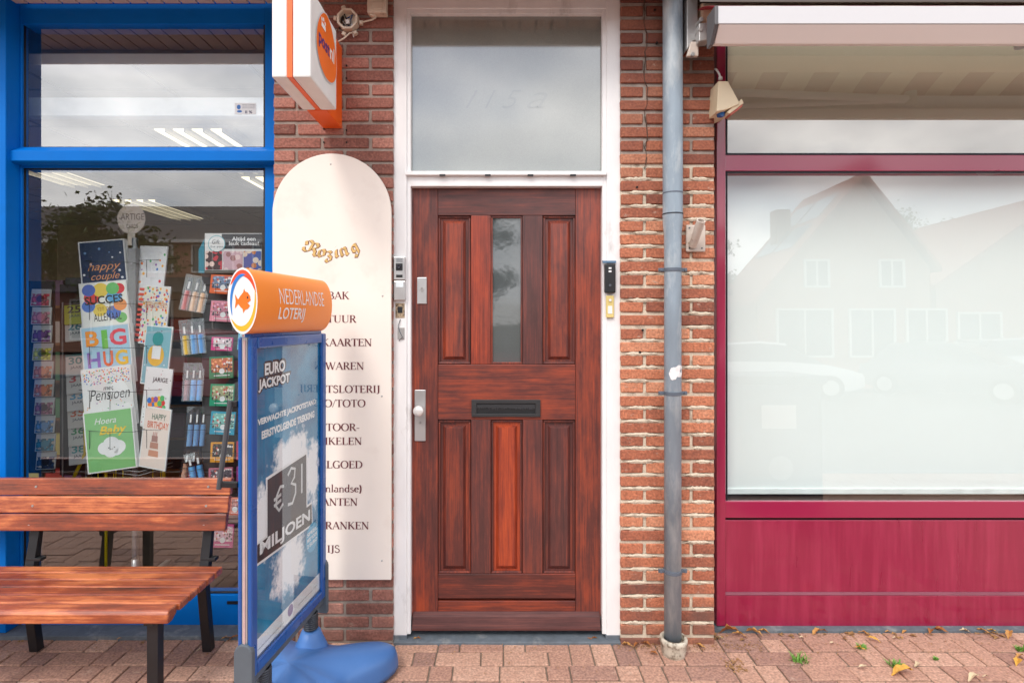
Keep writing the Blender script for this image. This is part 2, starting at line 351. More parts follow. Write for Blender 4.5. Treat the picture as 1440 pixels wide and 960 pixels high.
def roman(s, xc, z0, cap, y, m, parent, width=None, right=None, name='lettering'):
    adv = sum(GL[c][0] if c in GL else .4 for c in s)
    k = cap
    kx = (width/adv) if width else cap
    x = (right-adv*kx) if right is not None else xc-adv*kx/2
    q = MB(); j = 0
    for c in s:
        if c not in GL: x += .4*kx; continue
        a, st, se = GL[c]
        f = lambda u, v, yy: (x+u*kx, yy, z0+v*k)
        for pts, w_ in st: ribbon(q, pts, w_, y-j*.00002, f); j += 1
        for sx, sz, hw in se: ribbon(q, [(sx-hw, sz+(.02 if sz < .05 else -.02 if sz > .5 else 0)), (sx+hw, sz+(.02 if sz < .05 else -.02 if sz > .5 else 0))], .045, y-j*.00002, f); j += 1
        x += a*kx
    return q.build(name, m, parent)

# ------------------------------------------------------------------ materials
white_paint = mat('white_paint', (.80, .79, .79, 1), .4, var=.05, vs=14, bump=.15, bs=90, col2=(.58, .56, .55, 1), thr=(.62, .74), vs2=8, stretch=(1, 1, .35))
blue_paint = mat('blue_paint', (0, .15, .56, 1), .45, var=.05, vs=5, spec=.12, col2=(0, .13, .46, 1), thr=(.6, .8))
blue_dark = mat('blue_gasket', C(8, 14, 30), .5)
red_paint = mat('red_paint', C(142, 20, 60), .3, var=.06, vs=8, stretch=(4, 1, .3), col2=C(170, 50, 84), thr=(.45, .95), vs2=4, coat=.9)
red_smooth = mat('red_paint_rail', C(152, 26, 68), .3, var=.03, vs=2, coat=.9)
red_strip = mat('grey_rubber_strip', C(140, 84, 100), .5)
white_plastic = mat('white_plastic', (.78, .77, .75, 1), .4, var=.05, vs=12)
cream_plastic = mat('aged_plastic', C(214, 200, 180), .5, var=.12, col2=C(150, 130, 110), thr=(.55, .75), vs2=20)
alu = mat('brushed_metal', (.62, .62, .62, 1), .32, metal=.75, var=.08)
grey_metal = mat('grey_metal', (.45, .44, .43, 1), .4, metal=.5, var=.15)
dark_metal = mat('black_steel', (.012, .012, .014, 1), .42, var=.2)
black_plastic = mat('black_plastic', (.016, .017, .019, 1), .35, var=.1)
zinc = mat('zinc_pipe', C(142, 156, 168), .5, metal=.05, var=.16, vs=16, bump=.15, bs=40, col2=C(182, 190, 194), thr=(.48, .66), vs2=12, stretch=(1, 1, .3))
zinc_dark = mat('zinc_clamp', C(96, 104, 116), .55, metal=.2, var=.15)
stone = mat('bluestone', C(96, 104, 112), .7, var=.2, vs=30, bump=.4, bs=80, col2=C(140, 142, 142), thr=(.55, .7), vs2=9)
sand = mat('joint_sand', C(120, 106, 92), .95, var=.3, vs=60, bump=.8, bs=160)
mortar_grey = mat('grey_mortar', C(158, 144, 134), .95, var=.2, vs=30, bump=.8, bs=150, col2=C(118, 104, 96), thr=(.5, .7))
mortar_white = mat('white_mortar', C(206, 192, 172), .95, var=.14, vs=24, bump=.9, bs=130, col2=C(136, 118, 102), thr=(.52, .70), vs2=16)
sign_cream = mat('cream_board', C(236, 226, 216), .42, var=.03, vs=3, col2=C(222, 208, 198), thr=(.55, .8), vs2=4)
maroon = mat('maroon_print', C(96, 32, 42), .5)
gold = mat('gold_print', C(206, 170, 104), .4, var=.25, vs=60)
orange = mat('orange_plastic', C(240, 96, 10), .38, var=.05)
orange_logo = mat('orange_logo', C(244, 112, 12), .4, var=.14, vs=4)
purple = mat('purple_print', C(62, 30, 120), .4)
white_print = mat('white_print', (.82, .82, .82, 1), .45, var=.02)
black_print = mat('black_print', (.02, .02, .022, 1), .45)
blue_plastic = mat('blue_plastic', C(70, 114, 174), .42, var=.08, vs=6, bump=.12, bs=40, col2=C(88, 128, 190), thr=(.58, .78), vs2=5)
rubber = mat('grey_rubber', C(84, 92, 100), .6, var=.15)
pane_clear = glassmat('window_glass', refl=.13)
pane_red = glassmat('display_window_glass', refl=.065)
pane_upper = glassmat('upper_window_glass', refl=.17)
pane_shoptop = glassmat('upper_shop_glass', refl=.22)
pane_frost = glassmat('frosted_glass', refl=.15, rough=.08, behind=(.15, .16, .14, 1))
pane_door = glassmat('ribbed_door_glass', refl=.05, rough=.05, behind=(.05, .062, .066, 1), wav=14)
pane_acryl = glassmat('acrylic_cover', refl=.0)
DW = (C(40, 22, 22), C(94, 42, 35), C(166, 70, 40))
wood_v = wood('door_wood_upright', 'z', DW, patch=.7, rough=.42)
wood_h = wood('door_wood_level', 'x', DW, patch=.7, rough=.42)
wood_l = wood('door_wood_bright', 'z', (C(62, 26, 20), C(138, 52, 32), C(204, 86, 42)), patch=.6, rough=.36)
wood_d = wood('door_wood_dark', 'z', (C(42, 26, 26), C(88, 44, 40), C(146, 64, 44)), patch=.6, rough=.5)
wood_w = wood('weatherboard_wood', 'x', (C(40, 22, 22), C(84, 46, 44), C(124, 70, 60)), patch=.4, rough=.55, coat=0)
bench_wood = wood('bench_wood', 'x', (C(66, 27, 18), C(150, 70, 40), C(208, 122, 74)), patch=.95, rough=.28, coat=.5, streak=.9, scale=.9, patchscale=2.8)

def brickmat(name, hues, dirt_top, bloom):
    m = bpy.data.materials.new(name); m.use_nodes = True
    n = m.node_tree.nodes; l = m.node_tree.links.new; b = n['Principled BSDF']; b.inputs['Roughness'].default_value = .88
    g = n.new('ShaderNodeNewGeometry').outputs['Position']; oi = n.new('ShaderNodeObjectInfo')
    r = n.new('ShaderNodeValToRGB'); e = r.color_ramp.elements; e[0].color = hues[0]; e[1].color = hues[-1]
    for i in range(1, len(hues)-1): e.new(i/(len(hues)-1)).color = hues[i]
    t = n.new('ShaderNodeTexNoise'); t.inputs['Scale'].default_value = 26; t.inputs['Detail'].default_value = 10; t.inputs['Roughness'].default_value = .68; l(g, t.inputs['Vector'])
    ma = n.new('ShaderNodeMath'); ma.operation = 'MULTIPLY_ADD'; ma.inputs[1].default_value = .9; l(t.outputs['Fac'], ma.inputs[0])
    mo = n.new('ShaderNodeMath'); mo.operation = 'MULTIPLY_ADD'; mo.inputs[1].default_value = .95; mo.inputs[2].default_value = -.43; l(oi.outputs['Random'], mo.inputs[0]); l(mo.outputs[0], ma.inputs[2])
    l(ma.outputs[0], r.inputs[0]); cur = r.outputs[0]
    # fine pits
    t3 = n.new('ShaderNodeTexNoise'); t3.inputs['Scale'].default_value = 95; t3.inputs['Detail'].default_value = 5; l(g, t3.inputs['Vector'])
    p = n.new('ShaderNodeMapRange'); p.inputs[1].default_value = .3; p.inputs[2].default_value = .7; p.inputs[3].default_value = .62; p.inputs[4].default_value = 1.28; l(t3.outputs['Fac'], p.inputs[0])
    vm = n.new('ShaderNodeVectorMath'); vm.operation = 'SCALE'; l(cur, vm.inputs[0]); l(p.outputs[0], vm.inputs['Scale']); cur = vm.outputs[0]
    # soot near the top of the pier, grime at its foot
    sx = n.new('ShaderNodeSeparateXYZ'); l(g, sx.inputs[0])
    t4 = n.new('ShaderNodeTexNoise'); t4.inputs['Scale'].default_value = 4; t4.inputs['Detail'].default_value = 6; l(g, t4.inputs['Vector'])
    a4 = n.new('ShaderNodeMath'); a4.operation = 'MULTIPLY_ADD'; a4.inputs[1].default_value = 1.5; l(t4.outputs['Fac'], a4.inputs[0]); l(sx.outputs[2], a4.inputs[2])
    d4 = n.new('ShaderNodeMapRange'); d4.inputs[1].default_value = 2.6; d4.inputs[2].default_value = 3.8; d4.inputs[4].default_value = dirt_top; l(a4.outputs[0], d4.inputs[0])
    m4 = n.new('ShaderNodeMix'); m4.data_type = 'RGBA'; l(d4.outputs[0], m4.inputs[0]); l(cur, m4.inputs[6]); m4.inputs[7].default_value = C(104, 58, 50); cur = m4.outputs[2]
    d5 = n.new('ShaderNodeMapRange'); d5.inputs[1].default_value = 1.05; d5.inputs[2].default_value = .75; d5.inputs[4].default_value = .75 if bloom > .6 or dirt_top else 0; l(a4.outputs[0], d5.inputs[0])
    m5 = n.new('ShaderNodeMix'); m5.data_type = 'RGBA'; l(d5.outputs[0], m5.inputs[0]); l(cur, m5.inputs[6]); m5.inputs[7].default_value = C(104, 74, 66); cur = m5.outputs[2]
    # lime bloom and mortar smears
    mp = n.new('ShaderNodeMapping'); mp.inputs['Scale'].default_value = (1, 1, 2.2); l(g, mp.inputs[0])
    t2 = n.new('ShaderNodeTexNoise'); t2.inputs['Scale'].default_value = 17; t2.inputs['Detail'].default_value = 9; t2.inputs['Roughness'].default_value = .7; l(mp.outputs[0], t2.inputs['Vector'])
    q = n.new('ShaderNodeMapRange'); q.inputs[1].default_value = .6; q.inputs[2].default_value = .72; q.inputs[4].default_value = bloom; l(t2.outputs['Fac'], q.inputs[0])
    m6 = n.new('ShaderNodeMix'); m6.data_type = 'RGBA'; l(q.outputs[0], m6.inputs[0]); l(cur, m6.inputs[6]); m6.inputs[7].default_value = C(206, 182, 164); cur = m6.outputs[2]
    l(cur, b.inputs['Base Color'])
    tb = n.new('ShaderNodeTexNoise'); tb.inputs['Scale'].default_value = 90; tb.inputs['Detail'].default_value = 6; l(g, tb.inputs['Vector'])
    bp = n.new('ShaderNodeBump'); bp.inputs['Strength'].default_value = .7; bp.inputs['Distance'].default_value = .004; l(tb.outputs['Fac'], bp.inputs['Height']); l(bp.outputs[0], b.inputs['Normal'])
    return m
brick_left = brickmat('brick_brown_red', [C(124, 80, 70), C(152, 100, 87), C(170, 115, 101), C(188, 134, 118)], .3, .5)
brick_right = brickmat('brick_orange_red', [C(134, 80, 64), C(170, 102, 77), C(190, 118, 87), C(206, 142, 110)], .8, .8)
paver = brickmat('paving_brick', [C(150, 116, 104), C(170, 130, 113), C(182, 142, 122), C(194, 156, 136)], 0, .5)

# ------------------------------------------------------------------ the ground
def sheet(name, x0, x1, y0, y1, z, m):
    return structure(MB().box(x0, x1, y0, y1, z-.08, z).build(name, m))
asphalt = mat('asphalt', (.06, .06, .062, 1), .9, var=.25, vs=20, bump=.5, bs=120)
street_brick = mat('street_brick', C(150, 112, 100), .9, var=.2, vs=12)
far_soil = mat('far_ground', C(110, 104, 88), .95, var=.3, vs=.3)
structure(MB().box(-400, 400, -400, 400, -.6, -.25).build('ground', far_soil))
sheet('road', -60, 60, -13.0, -3.28, -.1, asphalt)
sheet('far_pavement', -60, 60, -22.0, -13.15, 0, street_brick)
structure(MB().box(-60, 60, -3.28, -3.14, -.2, 0.004).build('kerb', stone, bevel=.01))
structure(MB().box(-60, 60, -13.15, -13.0, -.2, 0.004).build('kerb', stone, bevel=.01))
pave = structure(MB().box(-12, 12, -3.14, .11, -.1, -.007).build('pavement', sand))

def jbrick(lx, ly, lz, seed, b=.004, j=.0012):
    """low-poly worn brick, origin at the centre of its base"""
    rs = random.Random(seed); me = bpy.data.meshes.new('brick'); bm = bmesh.new()
    bmesh.ops.create_cube(bm, size=1)
    for v in bm.verts: v.co = Vector((v.co.x*lx+rs.uniform(-j, j), v.co.y*ly+rs.uniform(-j, j), (v.co.z+.5)*lz+rs.uniform(-j, j)*.6))
    bmesh.ops.bevel(bm, geom=list(bm.edges), offset=b, segments=1, affect='EDGES', profile=.5)
    bm.to_mesh(me); bm.free(); return me
def place(name, me, m, parent, loc, rz=0, rx=0, ry=0):
    o = bpy.data.objects.new(name, me)
    if not me.materials: me.materials.append(m)
    o.parent = parent
    iv = basis(parent).inverted(); o.location = iv @ Vector(loc); o.rotation_euler = (rx, ry, rz)
    COL.objects.link(o); return o

full = [jbrick(.203, .098, .06, i, .003) for i in range(5)]
half = [jbrick(.098, .098, .06, i+20, .003) for i in range(3)]
rs = random.Random(11)
ROWS = [(.045-.105*i) for i in range(30)]
stuff = MB(); npav = 0
def put_pav(kind, x, y, rz=0):
    global npav
    dz = rs.uniform(-.0022, .0018)
    lx = .203 if kind == 'f' else .098
    if y > -.80 and -2.75 < x < 2.9 and npav < 290:
        place('paving_brick', rs.choice(full if kind == 'f' else half), paver, pave, (x, y, -.06+dz), rz+rs.uniform(-.008, .008), rs.uniform(-.008, .008), rs.uniform(-.008, .008)); npav += 1
    else:
        a, b = (lx, .098) if rz == 0 else (.098, lx)
        stuff.box(x-a/2, x+a/2, y-b/2, y+b/2, -.06, dz)
for k in range(0, 30, 2):
    ya = .045-.0525-.105*k; yb = ya-.105
    x = -11.9+rs.uniform(0, .1)
    while x < 11.8:
        t = rs.random()
        if t < .30:
            put_pav('f', x+.0525, (ya+yb)/2, PI/2); x += .105
        else:
            if rs.random() < .5: seq = ('fh', 'hf')
            else: seq = ('hf', 'fh')
            for row, y in zip(seq, (ya, yb)):
                xx = x
                for c in row:
                    wd = .21 if c == 'f' else .105
                    put_pav(c, xx+wd/2, y); xx += wd
            x += .315
x = 1.07
while x < 4.4:
    for c in ('f',):
        place('paving_brick', rs.choice(full), paver, pave, (x+.105, .071, -.06+rs.uniform(-.0015, .0015)), rs.uniform(-.006, .006)).scale = (1, .56, 1)
    x += .21
o = stuff.build('paving_brick', paver, pave); o['kind'] = 'stuff'

# ------------------------------------------------------------------ brick piers
def pier(name_label, x0, x1, bmtx, mm, mm2, course, ztop_px, seed, zsplit=None):
    rs = random.Random(seed)
    root = thing('brick_pier', name_label, 'wall', ((x0+x1)/2, .05, 0))
    if mm2:
        MB().box(x0+.001, x1-.001, .009, .25, -.05, zsplit).build('mortar', mm2, root)
        MB().box(x0+.001, x1-.001, .0095, .25, zsplit, 3.4).build('mortar', mm, root)
    else:
        MB().box(x0+.001, x1-.001, .009, .25, -.05, 3.4).build('mortar', mm, root)
    W = x1-x0; gap = .0145; bh = course-.0135
    z = PZ(ztop_px, 0)-.0
    bh = course-(.0175 if mm2 else .014)
    while z > -.02: z -= course
    z += 0.0; i = 0
    meshes = {}
    def get(lx, k):
        key = (round(lx, 3), k)
        if key not in meshes: meshes[key] = jbrick(lx, .1, bh, hash(key) % 9999, .0035, .0016)
        return meshes[key]
    ph = round((PZ(ztop_px, 0)-z)/course) % 2
    return root, z, bh, get, rs, ph
def fill(root, z, course, bh, get, rs, ph, x0, x1, pats, m, ztop=3.2, irregular=0):
    i = 0
    while z < ztop:
        pat = pats[(i+ph) % 2]; 
        for a, b in pat:
            xa, xb = x0+(x1-x0)*a, x0+(x1-x0)*b
            if a > 0: xa += .0075
            if b < 1: xb -= .0075
            zz = z+course-bh
            o = place('brick', get(xb-xa, rs.randrange(3)), m, root, ((xa+xb)/2, .05+rs.uniform(-.0015, .002), zz+rs.uniform(-.001, .001)), rs.uniform(-.004, .004), rs.uniform(-.006, .006), rs.uniform(-.004, .004))
        z += course; i += 1
# left pier: px 385..552
xL0, xL1 = PX(384.5), PX(552.5)
CO = .0646
r_, z_, bh_, g_, q_, ph_ = pier('brown-red brick pier between the blue shopfront and the white door frame', xL0, xL1, brick_left, mortar_grey, None, CO, 62, 3)
A_ = [(0, .19), (.19, .595), (.595, 1)]; B_ = [(0, .405), (.405, .81), (.81, 1)]
fill(r_, z_, CO, bh_, g_, q_, ph_, xL0, xL1, (B_, A_), brick_left)
pier_left = r_
xR0, xR1 = PX(873), PX(1005)
CO2 = .0652
r_, z_, bh_, g_, q_, ph_ = pier('orange-red brick pier with thick white joints behind the grey downpipe', xR0, xR1, brick_right, mortar_grey, mortar_white, CO2, 311, 5, zsplit=2.36)
A2 = [(0, .255), (.255, .755), (.755, 1)]; B2 = [(0, .5), (.5, 1)]
fill(r_, z_, CO2, bh_, g_, q_, ph_, xR0, xR1, (B2, A2), brick_right)
pier_right = r_
rs = random.Random(21)
for k in range(0, 36):
    zc_ = z_+CO2*k+.0085
    if zc_ > 2.33 or zc_ < .05: continue
    for (xa, xb) in ((xR0+rs.uniform(.0, .03), PX(928)), (PX(962), xR1-rs.uniform(0, .02))):
        if rs.random() < .12: continue
        if rs.random() < .25: xa += rs.uniform(0, .06)
        if rs.random() < .25: xb -= rs.uniform(0, .05)
        q = MB(); n = 14; up = []; dn = []
        for i in range(n+1):
            x = xa+(xb-xa)*i/n; e_ = min(1, 4*min(i, n-i)/n)
            up.append((x, .0015, zc_+.0092*e_*rs.uniform(.7, 1.4))); dn.append((x, .0015, zc_-.0082*e_*rs.uniform(.8, 1.35)))
        mid = [((a[0]), -.0016-rs.uniform(0, .0012), (a[2]+b[2])/2) for a, b in zip(up, dn)]
        q.add(up+mid+dn, [(i, i+1, n+2+i, n+1+i) for i in range(n)]+[(n+1+i, n+2+i, 2*n+3+i, 2*n+2+i) for i in range(n)])
        q.build('mortar_smear', mortar_white, pier_right)
# crack filled with dark shadow line in the upper part of the right pier
rs = random.Random(4); cr_ = MB(); pts = []
for k in range(30):
    pts.append((PX(908+rs.uniform(-3.0, 3.0)), PZ(k*8.2, 0)))
for a, b in zip(pts[:-1], pts[1:]):
    w_ = rs.choice((.0006, .001, .0016, .0024))
    cr_.prism([(a[0]-w_, a[1]), (b[0]-w_, b[1]), (b[0]+w_, b[1]), (a[0]+w_, a[1])], -.0035, .005)
cr_.build('crack', mat('crack_shadow', C(84, 64, 54), .95), pier_right)
# drill holes in both piers
hole = mat('drill_hole', (.01, .008, .007, 1), .9)
for px, py in ((896, 263), (904, 464), (900, 495), (921, 14), (924, 60), (455, 181), (487, 183), (455, 200), (487, 200), (487, 92), (487, 110)):
    pr = pier_right if px > 700 else pier_left
    c = P(px, py, -.0045); MB().cyl((c.x, -.0042, c.z), (c.x, .004, c.z), .0055 if px > 880 else .004, n=10).build('drill_hole', hole, pr)

# ------------------------------------------------------------------ building above and canopy
upper = structure(MB().box(-7, 7, .02, .3, 3.401, 6.5).build('upper_wall', mat('upper_brickwork', C(160, 96, 80), .9, var=.2, vs=12)))
structure(MB().box(-7, 7, .3, 7, 3.42, 3.7).build('upper_floor', mat('concrete', (.3, .3, .3, 1), .9)))
slat_m = mat('soffit_paint', C(206, 186, 172), .5, var=.05)
can = thing('canopy', 'flat wooden canopy with pale slatted soffit above the shopfront and door', 'canopy', (-2, -.1, 3.17))
x = -6.0
while x < .80:
    MB().box(x, x+.076, -.27, .12, 3.172, 3.19).build('slat', slat_m, can); x += .086
MB().box(-6.02, .84, -.29, -.27, 3.095, 3.33).build('fascia', mat('fascia_paint', C(226, 214, 200), .5), can)
MB().box(-6.02, .84, -.27, .02, 3.191, 3.33).build('deck', mat('dark_deck', C(70, 60, 60), .8), can)

# ------------------------------------------------------------------ door frame
fr = thing('door_frame', 'white painted wooden frame with overhead light around the brown door', 'door frame', (0, .05, 0))
yF = .022
MB().pbox(553, -15, 572, 893, yF, .16).build('jamb', white_paint, fr, bevel=.003)
MB().pbox(853, -15, 872.5, 893, yF, .16).build('jamb', white_paint, fr, bevel=.003)
yI = .030
MB().pbox(572.2, 12, 577.5, 891, yI, .155).build('stop', white_paint, fr, bevel=.0015)
MB().pbox(847, 12, 853.2, 891, yI, .155).build('stop', white_paint, fr, bevel=.0015)
MB().pbox(571.5, -15, 853.5, 12, yF+.002, .16).build('head', white_paint, fr, bevel=.003)
MB().pbox(577.2, 12.2, 847.3, 19, yI+.001, .15).build('head_bead', white_paint, fr, bevel=.0015)
MB().pbox(576.8, 246, 848, 262, yF+.006, .155).build('transom', white_paint, fr, bevel=.003)
MB().pbox(570, 240.5, 853, 246, yF-.014, .1).build('drip_sill', white_paint, fr, bevel=.002)
for px in (622, 686, 746, 806): MB().pbox(px-4, 245, px+4, 247.2, yF-.0155, .02).build('vent_slot', black_plastic, fr)
ug = MB().box(PX(575, .06), PX(850, .06), .06, .066, PZ(243, .06), PZ(16, .06)).build('pane', pane_frost, fr)
gh = glassmat('ghost_print', refl=.15, rough=.08, behind=(.125, .135, .125, 1))
for s_, a, b in (('1', 655, 672), ('1', 682, 697), ('5', 706, 733), ('a', 741, 770)):
    fit_text(s_, PX(a, .059), PZ(152, .059), PX(b, .059), PZ(127 if s_ != 'a' else 130, .059), .0592, gh, fr, bold=-.018, shear=.45)
for px, nx in ((562, 0), (862, 0)):
    MB().pbox(px-10, 893, px+10, 905, yF-.003, .14).build('stone_block', stone, fr, bevel=.003)
step = tag(MB().box(PX(553), PX(873), -.003, .3, -.05, .012).build('doorstep', stone, bevel=.004), 'worn bluestone doorstep under the brown front door', 'doorstep')

# ------------------------------------------------------------------ door
yD = .070
dr = thing('front_door', 'weathered red-brown panelled wooden front door with narrow glass light', 'door', (PX(711, yD), yD+.02, .03))
def dbox(name, a, b, c, d, m, yf=yD, yb=yD+.045, bev=.0025, parent=None):
    return MB().pbox(a, b, c, d, yf, yb).build(name, m, parent or dr, bevel=bev)
dbox('stile', 576, 262, 615.7, 866, wood_v); dbox('stile', 809.5, 262, 849, 866, wood_v)
dbox('top_rail', 616, 262, 809.2, 303, wood_h)
dbox('middle_rail', 616, 512.5, 809.2, 590, wood_h)
dbox('bottom_rail', 616, 806.5, 809.2, 841, wood_h)
dbox('kick_board', 616, 844.5, 809.2, 866, wood_h, yf=yD+.003)
dbox('mullion', 662.5, 303.2, 690, 512.2, wood_l); dbox('mullion', 735, 303.2, 763, 512.2, wood_d)
dbox('mullion', 662.5, 590.3, 690, 806.2, wood_d); dbox('mullion', 735, 590.3, 763, 806.2, wood_d)
def panel(a, b, c, d, m):
    o = MB().pbox(a-1, b-1, c+1, d+1, yD+.022, yD+.04).build('panel', m, dr)
    s = MB(); y0, y1 = yD+.0218, yD+.007
    ia, ib, ic, id_ = a+10, b+10, c-10, d-10
    oa = [(PX(ia-3, y0), PZ(ib-3, y0)), (PX(ic+3, y0), PZ(ib-3, y0)), (PX(ic+3, y0), PZ(id_+3, y0)), (PX(ia-3, y0), PZ(id_+3, y0))]
    na = [(PX(ia+1, y1), PZ(ib+1, y1)), (PX(ic-1, y1), PZ(ib+1, y1)), (PX(ic-1, y1), PZ(id_-1, y1)), (PX(ia+1, y1), PZ(id_-1, y1))]
    s.add([(x, y0, z) for x, z in oa]+[(x, y1, z) for x, z in na], [(0, 1, 5, 4), (1, 2, 6, 5), (2, 3, 7, 6), (3, 0, 4, 7), (4, 5, 6, 7)])
    s.build('raised_field', m, o)
    t = 3.2
    for q in ((a, b, c, b+t), (a, d-t, c, d), (a, b+t, a+t, d-t), (c-t, b+t, c, d-t)):
        MB().pbox(*q, yD+.010, yD+.0225).build('moulding', wood_v, o, bevel=.004)
panel(616, 303.5, 662, 512, wood_v); panel(763.5, 303.5, 809, 512, wood_v)
panel(616, 590.5, 662, 806, wood_v); panel(690.5, 590.5, 734.5, 806, wood_l); panel(763.5, 590.5, 809, 806, wood_d)
MB().pbox(690, 303, 735, 513, yD+.02, yD+.026).build('pane', pane_door, dr)
for q in ((690.4, 303.4, 734.6, 306.4), (690.4, 509, 734.6, 512), (690.4, 306.4, 692.8, 509), (732.2, 306.4, 734.6, 509)):
    MB().pbox(*q, yD+.008, yD+.021).build('glazing_bead', wood_v, dr, bevel=.002)
# weatherboard
zt, zb = PZ(865, yD-.02), PZ(886, yD-.03)
MB().prismx([(yD+.001, zt+.012), (yD-.020, zt-.004), (yD-.034, zb+.012), (yD-.034, zb), (yD+.001, zb)], PX(579.5, yD-.03), PX(844.5, yD-.03)).build('weatherboard', wood_w, dr, bevel=.003)
# letter plate
lp = MB(); y0 = yD-.012
for q in ((663, 562, 760, 567), (663, 581.5, 760, 586), (663, 567, 670, 581.5), (753, 567, 760, 581.5)): lp.pbox(*q, y0, yD+.0)
lpo = lp.build('letter_plate', mat('letter_plate_black', (.03, .03, .032, 1), .4), dr, bevel=.0012)
br = MB().pbox(668, 565, 755, 583, yD-.0015, yD+.0005).build('flap', black_plastic, lpo)
brush = MB()
for k in range(64):
    px = 671+k*1.28; brush.pbox(px, 568, px+.8, 572.5+random.random()*4, yD-.0065, yD-.002)
brush.build('brush', mat('brush_bristle', (.05, .05, .055, 1), .7), lpo)
# lock and knob plates
MB().pbox(586.5, 390, 600, 427, yD-.006, yD+.0).build('lock_plate', alu, dr, bevel=.002)
c = P(593.5, 406, yD-.007); MB().cyl((c.x, yD-.012, c.z), (c.x, yD, c.z), .0085, n=18).cyl((c.x, yD-.010, c.z-.012), (c.x, yD, c.z-.012), .005, n=12).build('cylinder_lock', grey_metal, dr, smooth=True)
MB().box(c.x-.0012, c.x+.0012, yD-.0125, yD-.005, c.z-.004, c.z+.004).build('keyhole', hole, dr)
MB().pbox(583, 548, 598.5, 620, yD-.007, yD).build('handle_plate', alu, dr, bevel=.0025)
c = P(589.5, 577, yD-.03)
MB().lathe([(.009, -.035), (.009, 0), (.015, .006), (.025, .012), (.027, .022), (.022, .031), (.010, .035)], (c.x, yD-.03, c.z), n=22, axis='y').build('knob', mat('knob_enamel', (.72, .70, .68, 1), .3, metal=.3), dr, smooth='all')
c = P(591, 594, yD-.008); MB().cyl((c.x, yD-.011, c.z), (c.x, yD, c.z), .0075, n=16).build('cylinder_lock', grey_metal, dr, smooth=True)
MB().box(c.x-.001, c.x+.001, yD-.0115, yD-.005, c.z-.004, c.z+.004).build('keyhole', hole, dr)
# dark reveal behind the door edge
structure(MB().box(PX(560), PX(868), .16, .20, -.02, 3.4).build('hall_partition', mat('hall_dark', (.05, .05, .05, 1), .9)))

# ------------------------------------------------------------------ bells and small things on the frame
ic = thing('intercom', 'silver video doorbell with black camera eye, left side of the door frame', 'doorbell', (PX(561.5, .0), yF-.01, PZ(425)))
MB().pbox(553.5, 361, 569.5, 393.5, yF-.024, yF).build('camera_unit', alu, ic, bevel=.003)
MB().pbox(553.5, 395, 569.8, 422, yF-.020, yF).build('button_unit', alu, ic, bevel=.003)
MB().pbox(556.5, 396.5, 567, 404, yF-.0215, yF-.0195).build('name_window', mat('pale_window', (.75, .82, .85, 1), .2), ic, bevel=.001)
c = P(561, 375, yF-.024)
MB().pbox(556.5, 370, 566, 380.5, yF-.0265, yF-.023).build('lens_plate', black_plastic, ic, bevel=.002)
MB().lathe([(.011, -.004), (.011, .003), (.008, .005), (.005, .003)], (c.x, yF-.026, c.z), n=18, axis='y').build('lens', mat('lens_glass', (.02, .02, .03, 1), .08), ic, smooth='all')
MB().pbox(557, 386, 566, 390, yF-.026, yF-.023).build('bell_button', black_plastic, ic, bevel=.002)
g = MB()
for k in range(4): g.pbox(557, 363+k*1.5, 566, 363.7+k*1.5, yF-.0245, yF-.0235)
g.build('speaker_grille', rubber, ic)
sk = thing('old_bell_hole', 'torn patch with exposed wires below the silver video doorbell', 'bell remains', (PX(562), yF, PZ(478)))
MB().pbox(556, 426, 569, 447, yF-.002, yF+.001).build('bare_patch', mat('bare_patch', C(176, 156, 130), .9, var=.3, vs=60, col2=C(60, 46, 36), thr=(.5, .6), vs2=60), sk, bevel=.001)
MB().pbox(559, 431, 566, 440, yF-.0035, yF-.001).build('socket', black_plastic, sk, bevel=.002)
pth = [P(563, 449, yF-.004), P(560, 458, yF-.008), P(562, 466, yF-.006), P(566, 474, yF-.01), P(561, 479, yF-.004)]
MB().tube(pth, .0018).build('wire', rubber, sk, smooth=True)
MB().pbox(559, 460, 568.5, 477, yF-.005, yF).build('bracket', grey_metal, sk, bevel=.002)
bb = thing('camera_doorbell', 'black upright video doorbell on the right side of the door frame', 'doorbell', (PX(858), yF-.01, PZ(412)))
MB().pbox(850.5, 370.5, 866, 412, yF-.026, yF-.002).build('body', black_plastic, bb, bevel=.007, seg=3)
MB().pbox(847.5, 366.5, 866.5, 369.5, yF-.012, yF).build('cover_strip', mat('slate_strip', C(92, 122, 150), .5), bb)
for py in (377, 381.5): MB().pbox(856, py-1.2, 860, py+1.2, yF-.0275, yF-.025).build('sensor', white_print, bb, bevel=.0008)
c = P(858, 401, yF-.0265); MB().cyl((c.x, yF-.029, c.z), (c.x, yF-.025, c.z), .006, n=16).build('bell_button', mat('button_grey', C(90, 96, 104), .3), bb)
yb_ = thing('bell_push', 'yellowed plastic bell push below the black video doorbell', 'doorbell', (PX(858), yF-.01, PZ(447)))
MB().pbox(852.5, 415.5, 863.5, 446.5, yF-.014, yF-.001).build('body', mat('yellowed_plastic', C(212, 190, 120), .5, var=.1), yb_, bevel=.003)
c = P(858, 422, yF-.015); MB().cyl((c.x, yF-.02, c.z), (c.x, yF-.013, c.z), .0062, n=16).build('button', white_plastic, yb_)
MB().pbox(855, 430, 861, 441, yF-.0155, yF-.0135).build('name_plate', white_plastic, yb_)

